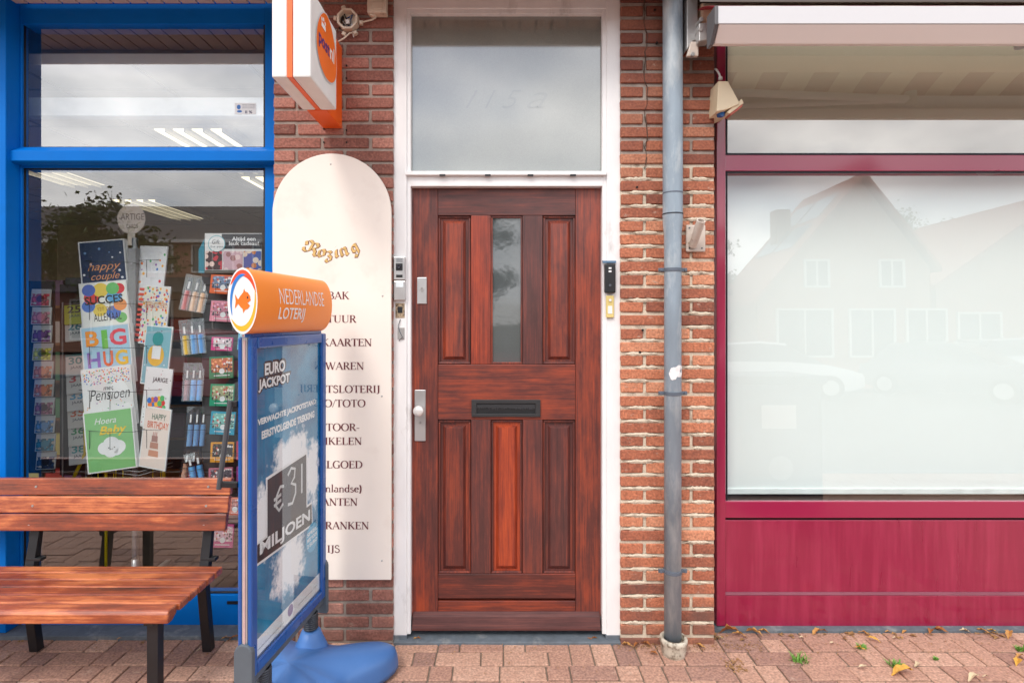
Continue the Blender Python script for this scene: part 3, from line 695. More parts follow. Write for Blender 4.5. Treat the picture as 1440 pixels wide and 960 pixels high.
# ------------------------------------------------------------------ arched cream sign
sb = thing('shop_sign_board', 'tall cream board with arched top listing shop goods in maroon letters', 'sign', (PX(466), -.01, PZ(815)))
yS = -.024
cx = PX(466.5, yS); rad = PX(550, yS)-cx; zb_ = PZ(815, yS); zt_ = PZ(299.5, yS)
pts = [(cx-rad, zb_), (cx+rad, zb_)]+[(cx+rad*math.cos(R(a)), zt_+rad*math.sin(R(a))) for a in range(0, 181, 5)]
MB().prism(pts, yS, -.006).build('board', sign_cream, sb, bevel=.002)
yT = yS-.0006
for s_, rt, y1 in (('TABAK', 490, 420.5), ('LECTUUR', 500, 453.5), ('WENSKAARTEN', 522, 486.5), ('ROOKWAREN', 511, 519.5), ('STAATSLOTERIJ', 533.5, 552),
                   ('LOTTO/TOTO', 513, 572), ('KANTOOR-', 505, 605.5), ('ARTIKELEN', 508, 625), ('SPEELGOED', 509, 658), ('(buitenlandse)', 508, 691.5), ('KRANTEN', 502, 710.5), ('FRISDRANKEN', 518, 743.5), ('IJS', 477, 776.5)):
    adv = sum(GL[q][0] for q in s_); cap = .0352; kx = cap*1.34
    roman(s_, 0, PZ(y1, yT), cap, yT, maroon, sb, width=adv*kx, right=PX(rt, yT)+.004)
for px, py in ((465, 231), (538, 416), (537, 557), (537, 788), (393, 416)):
    c = P(px, py, yS); MB().lathe([(.004, -.002), (.0045, 0), (.003, .002), (.001, .0025)], (c.x, yS, c.z), n=12, axis='y').build('screw', grey_metal, sb, smooth='all')
# blackletter name, broad-nib strokes
GOTH = {
 'R': [[(-.1,.9),(-.12,.2),(-.3,.0),(-.6,.05),(-.68,.25)], [(-.12,.88),(-.42,1.0),(-.68,.8),(-.55,.5)], [(-.12,.9),(.2,1.02),(.42,.85),(.32,.6),(.02,.5)], [(.12,.5),(.36,.32),(.36,.12),(.58,.0)]],
 'o': [[(-.22,.5),(-.22,.12),(0,-.02)], [(-.2,.52),(.05,.66),(.22,.5)], [(.22,.5),(.22,.15),(0,.0)]],
 'z': [[(-.25,.55),(.0,.62),(.18,.5),(-.05,.25)], [(-.05,.28),(.2,.12),(.18,-.2),(-.05,-.35),(-.25,-.2),(-.15,-.05)]],
 'i': [[(0,.56),(0,.1),(.12,.0)], [(-.02,.82),(.04,.86)]],
 'n': [[(-.25,.6),(-.25,.1),(-.15,.0)], [(-.25,.5),(.05,.64),(.18,.5),(.18,.1),(.3,.0)]],
 'g': [[(-.2,.5),(-.2,.15),(.0,.05)], [(-.2,.52),(.05,.62),(.2,.5)], [(.2,.6),(.2,-.15),(.0,-.35),(-.25,-.25),(-.15,-.12)]],
}
cz = PZ(270, yT); Rr = .27
def nibs(m, dy, dx, dz, nib):
    q = MB(); j = 0
    for ch, px, py, rot, k in (('R', 435, 356, -28, .056), ('o', 450.5, 361, -18, .056), ('z', 462, 363, -8, .052), ('i', 473, 361.5, 4, .058), ('n', 485, 359, 14, .056), ('g', 501, 354, 28, .056)):
        ox, oz = PX(px, yT), PZ(py, yT)
        ca, sa = math.cos(R(rot)), math.sin(R(rot))
        for st in GOTH[ch]:
            nb = (nib*.62, nib*.62*.8)
            pt = [(p[0]*k, p[1]*k*1.05) for p in st]
            L1 = [(p[0]-nb[0]*k, p[1]-nb[1]*k) for p in pt]; L2 = [(p[0]+nb[0]*k, p[1]+nb[1]*k) for p in pt]
            f = lambda p: (ox+dx+p[0]*ca-p[1]*sa, yT+dy-j*.00002, oz+dz+p[0]*sa+p[1]*ca)
            n = len(pt); q.add([f(p) for p in L1]+[f(p) for p in L2], [(i, i+1, n+i+1, n+i) for i in range(n-1)]); j += 1
    return q.build('name_lettering', m, sb)
nibs(maroon, 0, .0012, -.0016, .22); nibs(gold, -.0006, 0, 0, .16)

# ------------------------------------------------------------------ orange and white post sign
ps = thing('post_sign', 'white and orange illuminated box sign projecting from the brick pier', 'sign', (-.81, 0, 2.5))
bx0, bx1 = -.881, -.731; by0, by1 = -.565, -.23; bz0, bz1 = 2.50, 2.85
MB().box(bx0, -.822, by0, by1, bz0, bz1).build('housing', white_plastic, ps, bevel=.006)
MB().box(-.801, bx1, by0, by1, bz0, bz1).build('housing', white_plastic, ps, bevel=.006)
MB().box(-.8215, -.8015, by0-.001, by1, bz0+.001, bz1-.001).build('orange_band', orange, ps)
MB().box(-.862, -.772, by1+.0005, -.001, 2.498, 2.887).build('wall_bracket', orange, ps, bevel=.002)
RX = Matrix.Translation((bx1, 0, 0)) @ Matrix.Rotation(R(90), 4, 'Z')   # local x -> world y, front -> +x
def egg(rx, rz, n=40): return [(rx*math.cos(t)*(1-.20*math.sin(t)), rz*math.sin(t)) for t in [2*PI*k/n for k in range(n)]]
ycl, zcl = -.372, 2.708
q = MB(); q.face([(ycl+x, -.0022, zcl+z) for x, z in egg(.136, .138)]); q.xf(RX); q.build('logo_rim', mat('pale_rim', C(205, 205, 208), .4), ps)
q = MB(); q.face([(ycl+x, -.003, zcl+z) for x, z in egg(.130, .132)]); q.xf(RX); q.build('logo_disc', orange_logo, ps)
Wp = lambda x, y, z: tuple(RX @ Vector((x, y, z)))
fit_text('post', ycl-.108, zcl-.045, ycl+.030, zcl+.020, -.004, purple, ps, bold=.02, warp=Wp)
fit_text('nl', ycl+.036, zcl-.028, ycl+.094, zcl+.036, -.004, white_print, ps, bold=.015, warp=Wp)
q = MB()
for k, (dx, dz) in enumerate(((-.02, 0), (0, .008), (.02, 0))): q.disc(ycl-.05+dx, zcl+.082+dz, .008, .008, -.004, 10)
q.face([(ycl-.078, -.0041, zcl+.052), (ycl-.022, -.0041, zcl+.052), (ycl-.026, -.0041, zcl+.072), (ycl-.074, -.0041, zcl+.072)]); q.xf(RX); q.build('crown', white_print, ps)

# junction boxes and cable
jb = thing('junction_box', 'open weathered junction box with bare wires on the brick pier', 'junction box', (PX(488), -.02, PZ(42)))
a = P(488, 26, -.045)
q = MB()
octo = lambda r, cx_, cz_: [(cx_+r*math.cos(R(22.5+45*k)), cz_+r*math.sin(R(22.5+45*k))) for k in range(8)]
o8 = octo(.052, a.x, a.z); i8 = octo(.042, a.x, a.z)
vs = [(x, -.045, z) for x, z in o8]+[(x, -.045, z) for x, z in i8]+[(x, -.004, z) for x, z in o8]+[(x, -.012, z) for x, z in i8]
fs = []
for k in range(8):
    n_ = (k+1) % 8; fs += [(k, n_, 8+n_, 8+k), (k, 16+k, 16+n_, n_), (8+k, 8+n_, 24+n_, 24+k)]
fs.append(tuple(range(24, 32)))
q.add(vs, fs); q.build('box', cream_plastic, jb)
rs = random.Random(9)
for k in range(9):
    c0 = Vector((a.x+rs.uniform(-.03, .03), -.02, a.z+rs.uniform(-.03, .03)))
    p_ = [c0+Vector((rs.uniform(-.018, .018)*t, -.006*math.sin(t*2), rs.uniform(-.018, .018)*t)) for t in range(4)]
    MB().tube(p_, .0028, 6).build('wire', [black_plastic, black_plastic, mat('wire_blue', C(50, 90, 150), .4), white_plastic, mat('wire_brown', C(110, 66, 40), .4)][k % 5], jb, smooth='all')
MB().box(a.x-.012, a.x+.008, -.032, -.015, a.z-.018, a.z+.002).build('connector', white_plastic, jb, bevel=.002)
for dx, dz in ((-.055, .012), (.055, -.008), (-.02, -.055), (.03, -.052), (-.02, .055)):
    MB().cyl((a.x+dx, -.02, a.z+dz), (a.x+dx*1.25, -.02, a.z+dz*1.25), .011, n=10).build('cable_gland', cream_plastic, jb)
MB().tube([Vector((a.x+.06, -.02, a.z-.01)), P(512, 31, -.02), P(524, 28, -.02), P(530, 22, -.02), P(530, 14, -.02)], .004).build('cable', cream_plastic, jb, smooth='all')
MB().tube([Vector((a.x+.03, -.02, a.z-.055)), P(492, 47, -.02), P(484, 54, -.02), P(474, 60, -.03)], .004).build('cable', cream_plastic, jb, smooth='all')
jb2 = thing('sensor_box', 'weathered cream cable box at the top beside the door frame', 'cable box', (PX(529), -.02, PZ(19)))
MB().pbox(516, -16, 543, 18, -.05, -.002).build('box', cream_plastic, jb2, bevel=.006)
MB().pbox(522, 2, 538, 13, -.054, -.049).build('cover', cream_plastic, jb2, bevel=.004)
MB().pbox(520, 16, 527, 22, -.04, -.004).build('cable_gland', cream_plastic, jb2, bevel=.003)

# ------------------------------------------------------------------ downpipe
yP = -.068
dp = thing('downpipe', 'grey zinc downpipe standing in a white clay collar on the pier', 'downpipe', (PX(946, yP), yP, 0))
xp = PX(946, yP)
q = MB(); q.lathe([(.046, PZ(300, yP)), (.046, 3.5)], (xp, yP, 0), 28); q.build('upper_pipe', zinc, dp, smooth=True)
q = MB(); q.lathe([(.0395, PZ(900, yP)), (.0398, PZ(345, yP)), (.0405, PZ(328, yP)), (.0445, PZ(318, yP)), (.047, PZ(303, yP)), (.0475, PZ(300, yP))], (xp, yP, 0), 28); q.build('lower_pipe', zinc, dp, smooth='all')
q = MB(); q.lathe([(.0478, PZ(302.5, yP)), (.0478, PZ(300.5, yP))], (xp, yP, 0), 28); q.build('joint_ring', mat('joint_dark', C(46, 50, 58), .7), dp, smooth=True)
q = MB(); q.lathe([(.0466, PZ(273, yP)), (.0472, PZ(272, yP)), (.0466, PZ(271, yP))], (xp, yP, 0), 28); q.build('seam', zinc_dark, dp, smooth=True)
for py in (379.5, 552.5, 802):
    z = PZ(py, yP)
    cl = MB().lathe([(.041, z-.008), (.0435, z-.007), (.0435, z+.007), (.041, z+.008)], (xp, yP, 0), 26).build('clamp', zinc_dark, dp, smooth=True)
    for sx in (-1, 1):
        MB().box(xp+sx*.040, xp+sx*.068, yP-.004, yP+.004, z-.009, z+.009).build('clamp_ear', zinc_dark, cl, bevel=.002)
        MB().cyl((xp+sx*.058, yP-.012, z), (xp+sx*.058, yP+.01, z), .0065, n=8).build('bolt', zinc_dark, cl)
    MB().box(xp-.006, xp+.006, yP+.04, 0, z-.006, z+.006).build('wall_pin', zinc_dark, cl)
clay = mat('glazed_clay', C(196, 188, 172), .4, var=.2, vs=14, col2=C(112, 98, 82), thr=(.5, .62), vs2=22)
q = MB(); q.lathe([(.040, -.02), (.052, .0), (.058, .03), (.060, .055), (.064, .062), (.064, .078), (.060, .082), (.050, .082), (.048, .060), (.047, .03)], (xp, yP-.012, 0), 26); q.build('clay_collar', clay, dp, smooth='all')
q = MB(); q.lathe([(.047, .06), (.043, .062), (.038, .066)], (xp, yP-.012, 0), 20); q.build('collar_dirt', sand, dp)
# torn sticker
st = MB(); rs = random.Random(5)
def wrap(x, z, e=.0008): 
    a = (x-xp)/.041
    return (xp+.0408*math.sin(a) if abs(a) < 1.35 else x, yP-(.0408*math.cos(a) if abs(a) < 1.35 else .009)-e, z)
for (cx_, cy_, rx, rz) in ((952, 521, 10, 8.5), (943, 524, 6, 9)):
    n = 18; ring = []
    for k in range(n):
        t = 2*PI*k/n; rr = rs.uniform(.9, 1.06)
        ring.append(wrap(PX(cx_+rx*rr*math.cos(t), yP), PZ(cy_-rz*rr*math.sin(t), yP), .0012+(cx_ == 943)*.0008))
    mid = wrap(PX(cx_, yP), PZ(cy_, yP), .002+(cx_ == 943)*.0008)
    st.add(ring+[mid], [(k, (k+1) % n, n) for k in range(n)])
tag(st.build('torn_sticker', mat('torn_paper', (.82, .8, .8, 1), .8, bump=.6, bs=200)), 'crumpled white torn sticker stuck on the grey downpipe', 'sticker')
# flag holder
fh = thing('flag_holder', 'cream metal flagpole socket screwed to the bricks beside the downpipe', 'flag holder', (PX(979), 0, PZ(354)))
cream_metal = mat('cream_metal', C(206, 192, 180), .5, var=.12, vs=20, col2=C(140, 112, 92), thr=(.6, .72), vs2=30)
MB().pbox(965, 316, 992.5, 354, -.014, -.001).build('back_plate', cream_metal, fh, bevel=.006)
p0 = P(974, 346, -.02); p1 = P(986, 310, -.11)
q = MB(); q.cyl(p0, p1, .019, .0205, n=20, caps=False); q.cyl(p1, p0, .0155, .0155, n=20, caps=False); q.build('socket_tube', cream_metal, fh, smooth=True)
d_ = (p1-p0).normalized(); u_ = d_.orthogonal().normalized(); v_ = d_.cross(u_); q = MB(); n = 20
ring = lambda r: [p1+(u_*math.cos(2*PI*k/n)+v_*math.sin(2*PI*k/n))*r for k in range(n)]
q.add(ring(.0205)+ring(.0155), [(k, (k+1) % n, n+(k+1) % n, n+k) for k in range(n)]); q.build('tube_rim', cream_metal, fh)
for px, py in ((969.5, 320.5), (969.5, 349), (987, 349)):
    c = P(px, py, -.015); MB().cyl((c.x, -.017, c.z), (c.x, -.01, c.z), .004, n=10).build('screw', rubber, fh)

# ------------------------------------------------------------------ alarm sounder on the red frame
al = thing('alarm_sounder', 'cream wedge-shaped alarm sounder with a blue lamp under it', 'alarm', (PX(1020), -.02, PZ(167)))
q = MB(); y0, y1 = -.10, -.003
def quadp(pts, yf, yb): 
    q_ = MB(); q_.prism([(PX(a, yf), PZ(b, yf)) for a, b in pts], yf, yb); return q_
quadp([(1008, 157), (1022, 154), (1041, 146), (1024, 114), (1010, 114)], -.095, .125).build('housing', mat('alarm_cream', C(226, 208, 176), .45, var=.06), al, bevel=.004)
quadp([(1024, 160), (1028, 162), (1044, 150), (1046, 142), (1041, 142)], -.075, -.02).build('horn_lip', mat('alarm_red_cream', C(196, 108, 92), .5, var=.25, vs=30), al, bevel=.003)
quadp([(1022, 158), (1026, 160), (1046, 145), (1043, 139)], -.085, -.015).build('horn', mat('alarm_cream', C(226, 208, 176), .45), al, bevel=.002)
q = MB(); c = P(1013.5, 160, -.05); q.lathe([(.010, -.016), (.017, -.014), (.020, 0), (.020, .012)], (c.x, -.05, c.z), 18); q.build('blue_lamp', mat('blue_lens', C(24, 96, 168), .15, coat=.5), al, smooth='all')
c = P(1013, 111, -.04); MB().tube([c, c+Vector((-.004, 0, .02)), c+Vector((-.012, .01, .045)), c+Vector((-.014, .03, .06))], .005).lathe([(.010, -.004), (.009, .008), (.004, .012)], tuple(c), 12).build('cable', white_plastic, al, smooth='all')

# ------------------------------------------------------------------ red shopfront
yR = .13
rf = thing('red_shopfront', 'crimson painted shopfront with low panelling and two stacked windows', 'shopfront', (2.2, yR, 0))
XR = 4.6
def rb(name, a, b, c, d, yf, yb, m=None, bev=.003, parent=None, lab=None):
    q = MB(); x1 = XR if c is None else PX(c, yf)
    q.box(PX(a, yf), x1, yf, yb, PZ(d, yf), PZ(b, yf)); return q.build(name, m or red_paint, parent or rf, bevel=bev, label=lab)
rb('post', 1008, -60, 1020.5, 880, yR-.004, .24)
rb('transom', 1020, 218, None, 240.5, yR, .23, red_smooth)
rb('bottom_rail', 1020, 704.5, None, 728, yR, yR+.02, red_smooth)
rb('panel', 1020, 731, None, 832, yR+.008, .2)
rb('panel', 1020, 836.5, None, 880, yR+.006, .2)
rb('joint_strip', 1020, 832.4, None, 836.2, yR+.004, .2, red_strip, 0)
rb('shadow_gap', 1020, 728, None, 731, yR+.02, .2, hole, 0)
rb('top_rail', 1020, -60, None, -10, yR, .23)
tilt = R(.88)
for (b, d) in ((15, 216.5), (242, 704)):
    yg = yR+.026; zc = (PZ(b, yg)+PZ(d, yg))/2; hh = (PZ(b, yg)-PZ(d, yg))/2+.012
    g = MB().box(PX(1018, yg), XR, -.003, .003, -hh, hh)
    th_ = tilt if b > 200 else R(.25)
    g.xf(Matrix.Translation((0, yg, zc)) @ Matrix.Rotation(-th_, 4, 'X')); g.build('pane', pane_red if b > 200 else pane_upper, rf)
    rb('gasket', 1020.5, d-1.2 if b < 200 else b-1.0, None, d+1.5 if b < 200 else b+1.2, yR+.008, yR+.02, blue_dark, 0)
    MB().box(PX(1020.4, yR+.02), PX(1021.8, yR+.02), yR+.008, yR+.02, PZ(d, yR), PZ(b, yR)).build('gasket', blue_dark, rf)
sill_st = MB().box(PX(1007), XR, .10, .3, -.05, .014).build('stone_plinth', stone, rf, bevel=.002)
# blind and what shows under it
blind_m = mat('blind_fabric', (.83, .87, .85, 1), .8, var=.015, vs=2)
bd = thing('roller_blind', 'white roller blind drawn down behind the large display window', 'blind', (2.6, .16, 1))
yB = .27
MB().box(PX(1012, yB), XR-.1, yB, yB+.004, PZ(690, yB), PZ(226, yB)).build('fabric', blind_m, bd)
ub = MB().box(PX(1012, yB), XR-.1, yB-.02, yB-.016, PZ(224, yB), PZ(5, yB)).build('upper_screen', mat('awning_shade_beige', C(196, 180, 156), .8, var=.03, vs=2)); tag(ub, 'upper window blind with awning shade and bounce painted in as beige', 'screen')  # beige stands in for awning shade and cloth bounce on the upper blind
q = MB(); q.box(PX(1012, yB), XR-.1, yB-.008, yB+.010, PZ(694, yB), PZ(686, yB)); q.build('bottom_bar', mat('blind_bar', (.8, .84, .82, 1), .5), bd, bevel=.003)
ledge_m = mat('ledge_wood', C(58, 38, 32), .6, var=.2, vs=20, stretch=(.2, 1, 1))
structure(MB().box(1.0, XR, .165, .68, PZ(716, .2)-.01, PZ(707, .165)).build('window_ledge', ledge_m))
box_ = MB().box(PX(1267, .30), PX(1425, .30), .29, .5, PZ(707, .165)+.001, PZ(690, .30)+.06).build('storage_box', mat('carton', C(176, 160, 138), .8, var=.06), bevel=.003)
tag(box_, 'low beige box on the ledge below the white blind', 'box')
structure(MB().box(.95, XR, .7, .74, -.1, 3.4).build('inner_wall', mat('inner_wall_brown', C(96, 74, 62), .9)))
structure(MB().box(.95, XR, .24, .7, 3.25, 3.4).build('inner_ceiling', white_plastic))
structure(MB().box(1.06, XR, .25, .68, 0, .6).build('inner_plinth', ledge_m))

# ------------------------------------------------------------------ awning
aw = thing('awning', 'retracted awning with white front bar and red and beige striped cloth', 'awning', (2.3, -.2, 2.8))
bar_m = mat('awning_bar', C(204, 202, 204), .35, var=.03, vs=3, stretch=(.1, 1, 1))
bar_p = mat('awning_bar_lower', C(238, 226, 220), .4, var=.04, vs=3, stretch=(.1, 1, 1))
xb0 = PX(1010, -.353)
MB().prismx([(-.353, PZ(8.5, -.353)), (-.353, PZ(33.5, -.353)), (-.30, PZ(33.5, -.353)), (-.27, PZ(8.5, -.353))], xb0, XR).build('front_bar', bar_m, aw, bevel=.002)
MB().prismx([(-.350, PZ(34.5, -.350)), (-.300, PZ(62, -.300)), (-.270, PZ(62, -.300)+.004), (-.27, PZ(34.5, -.35))], xb0+.004, XR).build('lower_bar', bar_p, aw, bevel=.002)
MB().prismx([(-.357, PZ(8, -.357)), (-.357, PZ(34, -.357)), (-.302, PZ(63.5, -.302)), (-.264, PZ(63.5, -.302)), (-.264, PZ(8, -.357))], xb0-.016, xb0-.001).build('end_cap', mat('end_cap_grey', C(92, 90, 92), .5), aw, bevel=.002)
cl_red = mat('cloth_red', C(150, 34, 48), .8, var=.05); cl_bg = mat('cloth_beige', C(206, 176, 152), .8, var=.05)
x = PX(1000, -.3); k = 0
pth = [(-.335, 2.902), (-.27, 2.94), (-.20, 2.975), (-.13, 3.0)]
while x < XR:
    q = MB(); xe = min(x+.147, XR)
    for i in range(3):
        (ya, za), (yb2, zb2) = pth[i], pth[i+1]
        q.add([(x, ya, za), (xe, ya, za), (xe, yb2, zb2), (x, yb2, zb2), (x, ya, za-.002), (xe, ya, za-.002), (xe, yb2, zb2-.002), (x, yb2, zb2-.002)], [(0, 1, 2, 3), (7, 6, 5, 4), (0, 4, 5, 1), (2, 6, 7, 3), (0, 3, 7, 4), (1, 5, 6, 2)])
    q.build('cloth_stripe', cl_red if k % 2 == 0 else cl_bg, aw); x = xe+.0002; k += 1
q = MB(); q.cyl((.93, -.10, 3.0), (XR, -.10, 3.0), .042, n=20); q.build('roller', cl_bg, aw, smooth=True)
q = MB(); q.prismx([(-.245, 2.972), (-.25, 3.10), (0.0, 3.12), (0, 3.10), (-.235, 3.085)], .875, XR); q.build('hood', mat('hood_metal', C(92, 84, 80), .5, metal=.3, var=.25, vs=14, stretch=(.2, 1, 1)), aw)
# side bracket
quadp([(966, -30), (981, -30), (981.5, 57), (975, 57), (966, 70)], -.11, -.003).build('side_plate', grey_metal, aw, bevel=.003)
quadp([(966, 79), (982.5, 79), (983, 59), (972, 58)], -.12, -.10).build('bracket_foot', cream_metal, aw, bevel=.004)
quadp([(983, 33), (999, 31), (999, 56), (983, 58)], -.16, -.10).build('arm_bracket', grey_metal, aw, bevel=.004)
for px, py in ((983, 45), (984, 31), (976, 74)):
    c = P(px, py, -.14); MB().cyl((c.x, -.165 if py < 60 else -.126, c.z), (c.x, -.10, c.z), .010, n=8).build('bolt', grey_metal, aw, bevel=.001)
MB().tube([(1.02, -.12, 2.86), (2.35, -.19, 2.84)], .021, 10).build('arm', bar_m, aw, smooth=True)
MB().tube([(2.35, -.19, 2.84), (1.12, -.285, 2.83)], .018, 10).build('arm', bar_m, aw, smooth=True)
MB().cyl((2.35, -.19, 2.80), (2.35, -.19, 2.88), .03, n=14).build('elbow', grey_metal, aw, smooth=True)

# ------------------------------------------------------------------ blue shopfront
yU = .14
bf = thing('blue_shopfront', 'bright blue metal shopfront framing the card shop windows', 'shopfront', (-1.8, yU, 0))
XL = -4.4
def bb_(name, a, b, c, d, yf, yb, m=None, bev=.003):
    x0 = XL if a is None else PX(a, yf)
    return MB().box(x0, PX(c, yf), yf, yb, PZ(d, yf), PZ(b, yf)).build(name, m or blue_paint, bf, bevel=bev)
MB().box(XL, PX(8, .06), .06, .195, .02, 3.4).build('pilaster', blue_paint, bf, bevel=.004)
MB().box(PX(8, .06)+.0, PX(30.5, yU), yU, .185, .02, 3.4).build('stile', blue_paint, bf, bevel=.003)
MB().box(PX(372.5, yU), PX(404, yU), yU, .3, .02, 3.4).build('stile', blue_paint, bf, bevel=.003)
bb_('head_rail', 30, 6, 373, 34, yU+.001, .25)
bb_('top_rail', 30, -40, 373, 5, yU+.012, .25)
q = MB(); xa, xb = PX(10, yU), PX(386, yU)
q.prismx([(.14, PZ(207, yU)), (.085, PZ(212, .085)), (.085, PZ(226, .085)), (.10, PZ(229, .1)), (.25, PZ(235, yU)), (.25, PZ(207, yU))], PX(12, .09), PX(394, .14)); q.build('transom', blue_paint, bf, bevel=.002)
bb_('inner_rail', 30, 227, 373, 236, yU+.004, .22)
bb_('base_panel', 30, 836, 373, 882, yU-.002, .22)
q = MB(); q.pbox(319, 845, 342, 849, yU-.006, yU); q.build('vent_slot', blue_dark, bf)
GY = yU+.028
for (b, d) in ((34, 208), (236, 834)):
    MB().box(PX(29, GY), PX(374, GY), GY, GY+.006, PZ(d+3, GY), PZ(b-3, GY)).build('pane', pane_clear if b > 100 else pane_shoptop, bf)
    for q_ in ((31, b, 33.5, d), (370.5, b, 373, d), (31, b, 373, b+1.6), (31, d-1.6, 373, d)):
        MB().pbox(*q_, yU+.012, GY-.001).build('gasket', blue_dark, bf)
st_ = MB().box(PX(-20, .05), PX(402, .1), .035, .35, -.05, .019).build('stone_sill', stone, bf, bevel=.003)
# sticker on the upper pane
sk2 = thing('window_sticker', 'small white label with blue emblem on the upper blue-framed window', 'sticker', (PX(345, GY), GY, PZ(160, GY)))
MB().pbox(330, 145, 360, 161, GY-.0015, GY-.0003).build('label_paper', white_print, sk2)
q = MB(); q.disc(PX(336, GY), PZ(151, GY), .010, .012, GY-.002, 14); q.disc(PX(337, GY), PZ(157, GY), .013, .006, GY-.0021, 14); q.build('emblem', mat('label_blue', C(60, 120, 190), .5), sk2)
for k in range(3): fit_text('afspraken en leveringen', PX(341, GY), PZ(148.3+k*2.3, GY), PX(359, GY), PZ(146.8+k*2.3, GY), GY-.002, rubber, sk2)
fit_text('II %', PX(345, GY), PZ(160, GY), PX(355, GY), PZ(156, GY), GY-.002, mat('label_navy', C(40, 50, 90), .5), sk2, bold=.02)

# ------------------------------------------------------------------ shop interior
RX0, RX1, RY1, RZ = -6.3, -.62, 5.2, 2.92
wall_in = mat('shop_wall', C(196, 184, 168), .85, var=.05)
structure(MB().box(RX0, RX1, .25, RY1, -.03, .021).build('shop_floor', mat('shop_floor_tile', C(74, 66, 62), .45, var=.12, vs=3)))
structure(MB().box(RX0, RX1, RY1, RY1+.1, 0, 3.4).build('shop_back_wall', wall_in))
structure(MB().box(RX0-.1, RX0, .2, RY1, 0, 3.4).build('shop_side_wall', wall_in))
structure(MB().box(RX1, RX1+.08, .26, RY1, 0, 3.4).build('shop_side_wall', wall_in))
ceil = structure(MB().box(RX0, RX1, .25, RY1, RZ, RZ+.06).build('shop_ceiling', mat('ceiling_board', (.62, .61, .60, 1), .9, var=.03)))
x = RX0
while x < RX1: MB().box(x, x+.016, .25, RY1, RZ-.006, RZ-.0005).build('ceiling_runner', mat('ceiling_grid', (.4, .4, .4, 1), .7), ceil); x += .62
y = .55
while y < RY1: MB().box(RX0, RX1, y, y+.016, RZ-.0055, RZ-.0003).build('ceiling_runner', _mats['ceiling_grid'], ceil); y += .62
tube_m = mat('lit_tube', (1, .86, .58, 1), .5, emit=1.0, var=0)
cells = [('near the window', -2.43, 1.13), ('second from the window', -2.43, 2.42), ('deep in the shop', -2.43, 3.75), ('over the left racks', -4.3, 1.6), ('at the far left', -4.3, 3.4)]
for tag_, fx, fy in cells:
    t = thing('ceiling_light', 'lit fluorescent ceiling fitting with louvres, '+tag_, 'ceiling light', (fx, fy, RZ-.05), group='ceiling lights in the card shop')
    MB().box(fx, fx+.56, fy, fy+1.15, RZ-.03, RZ-.007).build('housing', white_plastic, t, bevel=.003)
    for k in range(4):
        MB().box(fx+.03+k*.13, fx+.11+k*.13, fy+.02, fy+1.13, RZ-.036, RZ-.031).build('tube', tube_m, t)
        MB().box(fx+.115+k*.13, fx+.125+k*.13, fy, fy+1.15, RZ-.06, RZ-.031).build('louvre', white_plastic, t)
bl = MB().box(PX(34, .3), PX(374, .3), .30, .36, PZ(163, .3), PZ(137, .3)).build('sunshade_cassette', mat('cassette_white', (.8, .83, .82, 1), .5), bevel=.004)
tag(bl, 'long white sunshade cassette hanging inside the upper blue window', 'blind cassette')
# shelving in the dark of the shop
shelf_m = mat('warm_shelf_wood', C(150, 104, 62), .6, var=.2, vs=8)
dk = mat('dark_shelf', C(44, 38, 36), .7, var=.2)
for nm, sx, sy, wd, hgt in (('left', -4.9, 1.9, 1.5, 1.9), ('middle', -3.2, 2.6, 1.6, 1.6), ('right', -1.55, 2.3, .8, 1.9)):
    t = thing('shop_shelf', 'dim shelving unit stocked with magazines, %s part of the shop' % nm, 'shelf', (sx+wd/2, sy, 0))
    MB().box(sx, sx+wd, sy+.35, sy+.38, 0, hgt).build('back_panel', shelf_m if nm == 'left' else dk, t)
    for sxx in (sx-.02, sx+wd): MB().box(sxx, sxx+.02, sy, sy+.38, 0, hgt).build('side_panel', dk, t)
    z = .12
    while z < hgt:
        MB().box(sx, sx+wd, sy, sy+.35, z, z+.02).build('shelf_board', shelf_m, t)
        xx = sx+.02
        while xx < sx+wd-.16:
            cc = random.choice([(190, 60, 50), (60, 110, 160), (200, 180, 90), (220, 210, 200), (80, 140, 90), (120, 70, 110), (40, 44, 60)])
            MB().box(xx, xx+.14, sy+.03+random.random()*.03, sy+.09, z+.021, z+.021+random.uniform(.16, .24)).build('magazine', mat('magazine_%d_%d_%d' % cc, C(*cc), .5), t); xx += .155
        z += .31

# ------------------------------------------------------------------ greeting cards on the rack
steel = mat('rack_wire', (.35, .35, .36, 1), .35, metal=.7)
yellow_m = mat('yellow_tube', C(236, 200, 8), .4)
rk = thing('card_rack', 'wire spinner rack of large greeting cards with a round header plate', 'card rack', (PX(190, .5), .5, .02))
xr = PX(190, .5)
MB().cyl((xr, .5, .03), (xr, .5, PZ(335, .5)), .016, n=12).build('pole', steel, rk, smooth=True)
for k in range(5):
    a = R(20+72*k); MB().box(-.0, .34, -.014, .014, .03, .05).xf(Matrix.Translation((xr, .5, 0)) @ Matrix.Rotation(a, 4, 'Z')).build('foot_bar', alu, rk)
MB().lathe([(.04, .03), (.035, .06), (.022, .12), (.018, .2)], (xr, .5, 0), 16).build('hub', alu, rk, smooth='all')
hd = MB(); hd.disc(PX(185, .5), PZ(308, .5), .080, .086, .496); hd.disc(PX(185, .5), PZ(308, .5), .080, .086, .5); hd.build('header_plate', mat('header_cream', C(226, 214, 198), .5), rk)
MB().box(PX(180, .5), PX(190, .5), .497, .5, PZ(345, .5), PZ(326, .5)).build('header_stem', _mats['header_cream'], rk)
fit_text('ARTIGE', PX(169, .49), PZ(309, .49), PX(202, .49), PZ(300, .49), .494, mat('header_grey', C(140, 126, 112), .5), rk)
fit_text('CARDS', PX(177, .49), PZ(321, .49), PX(193, .49), PZ(315, .49), .494, _mats['header_grey'], rk)

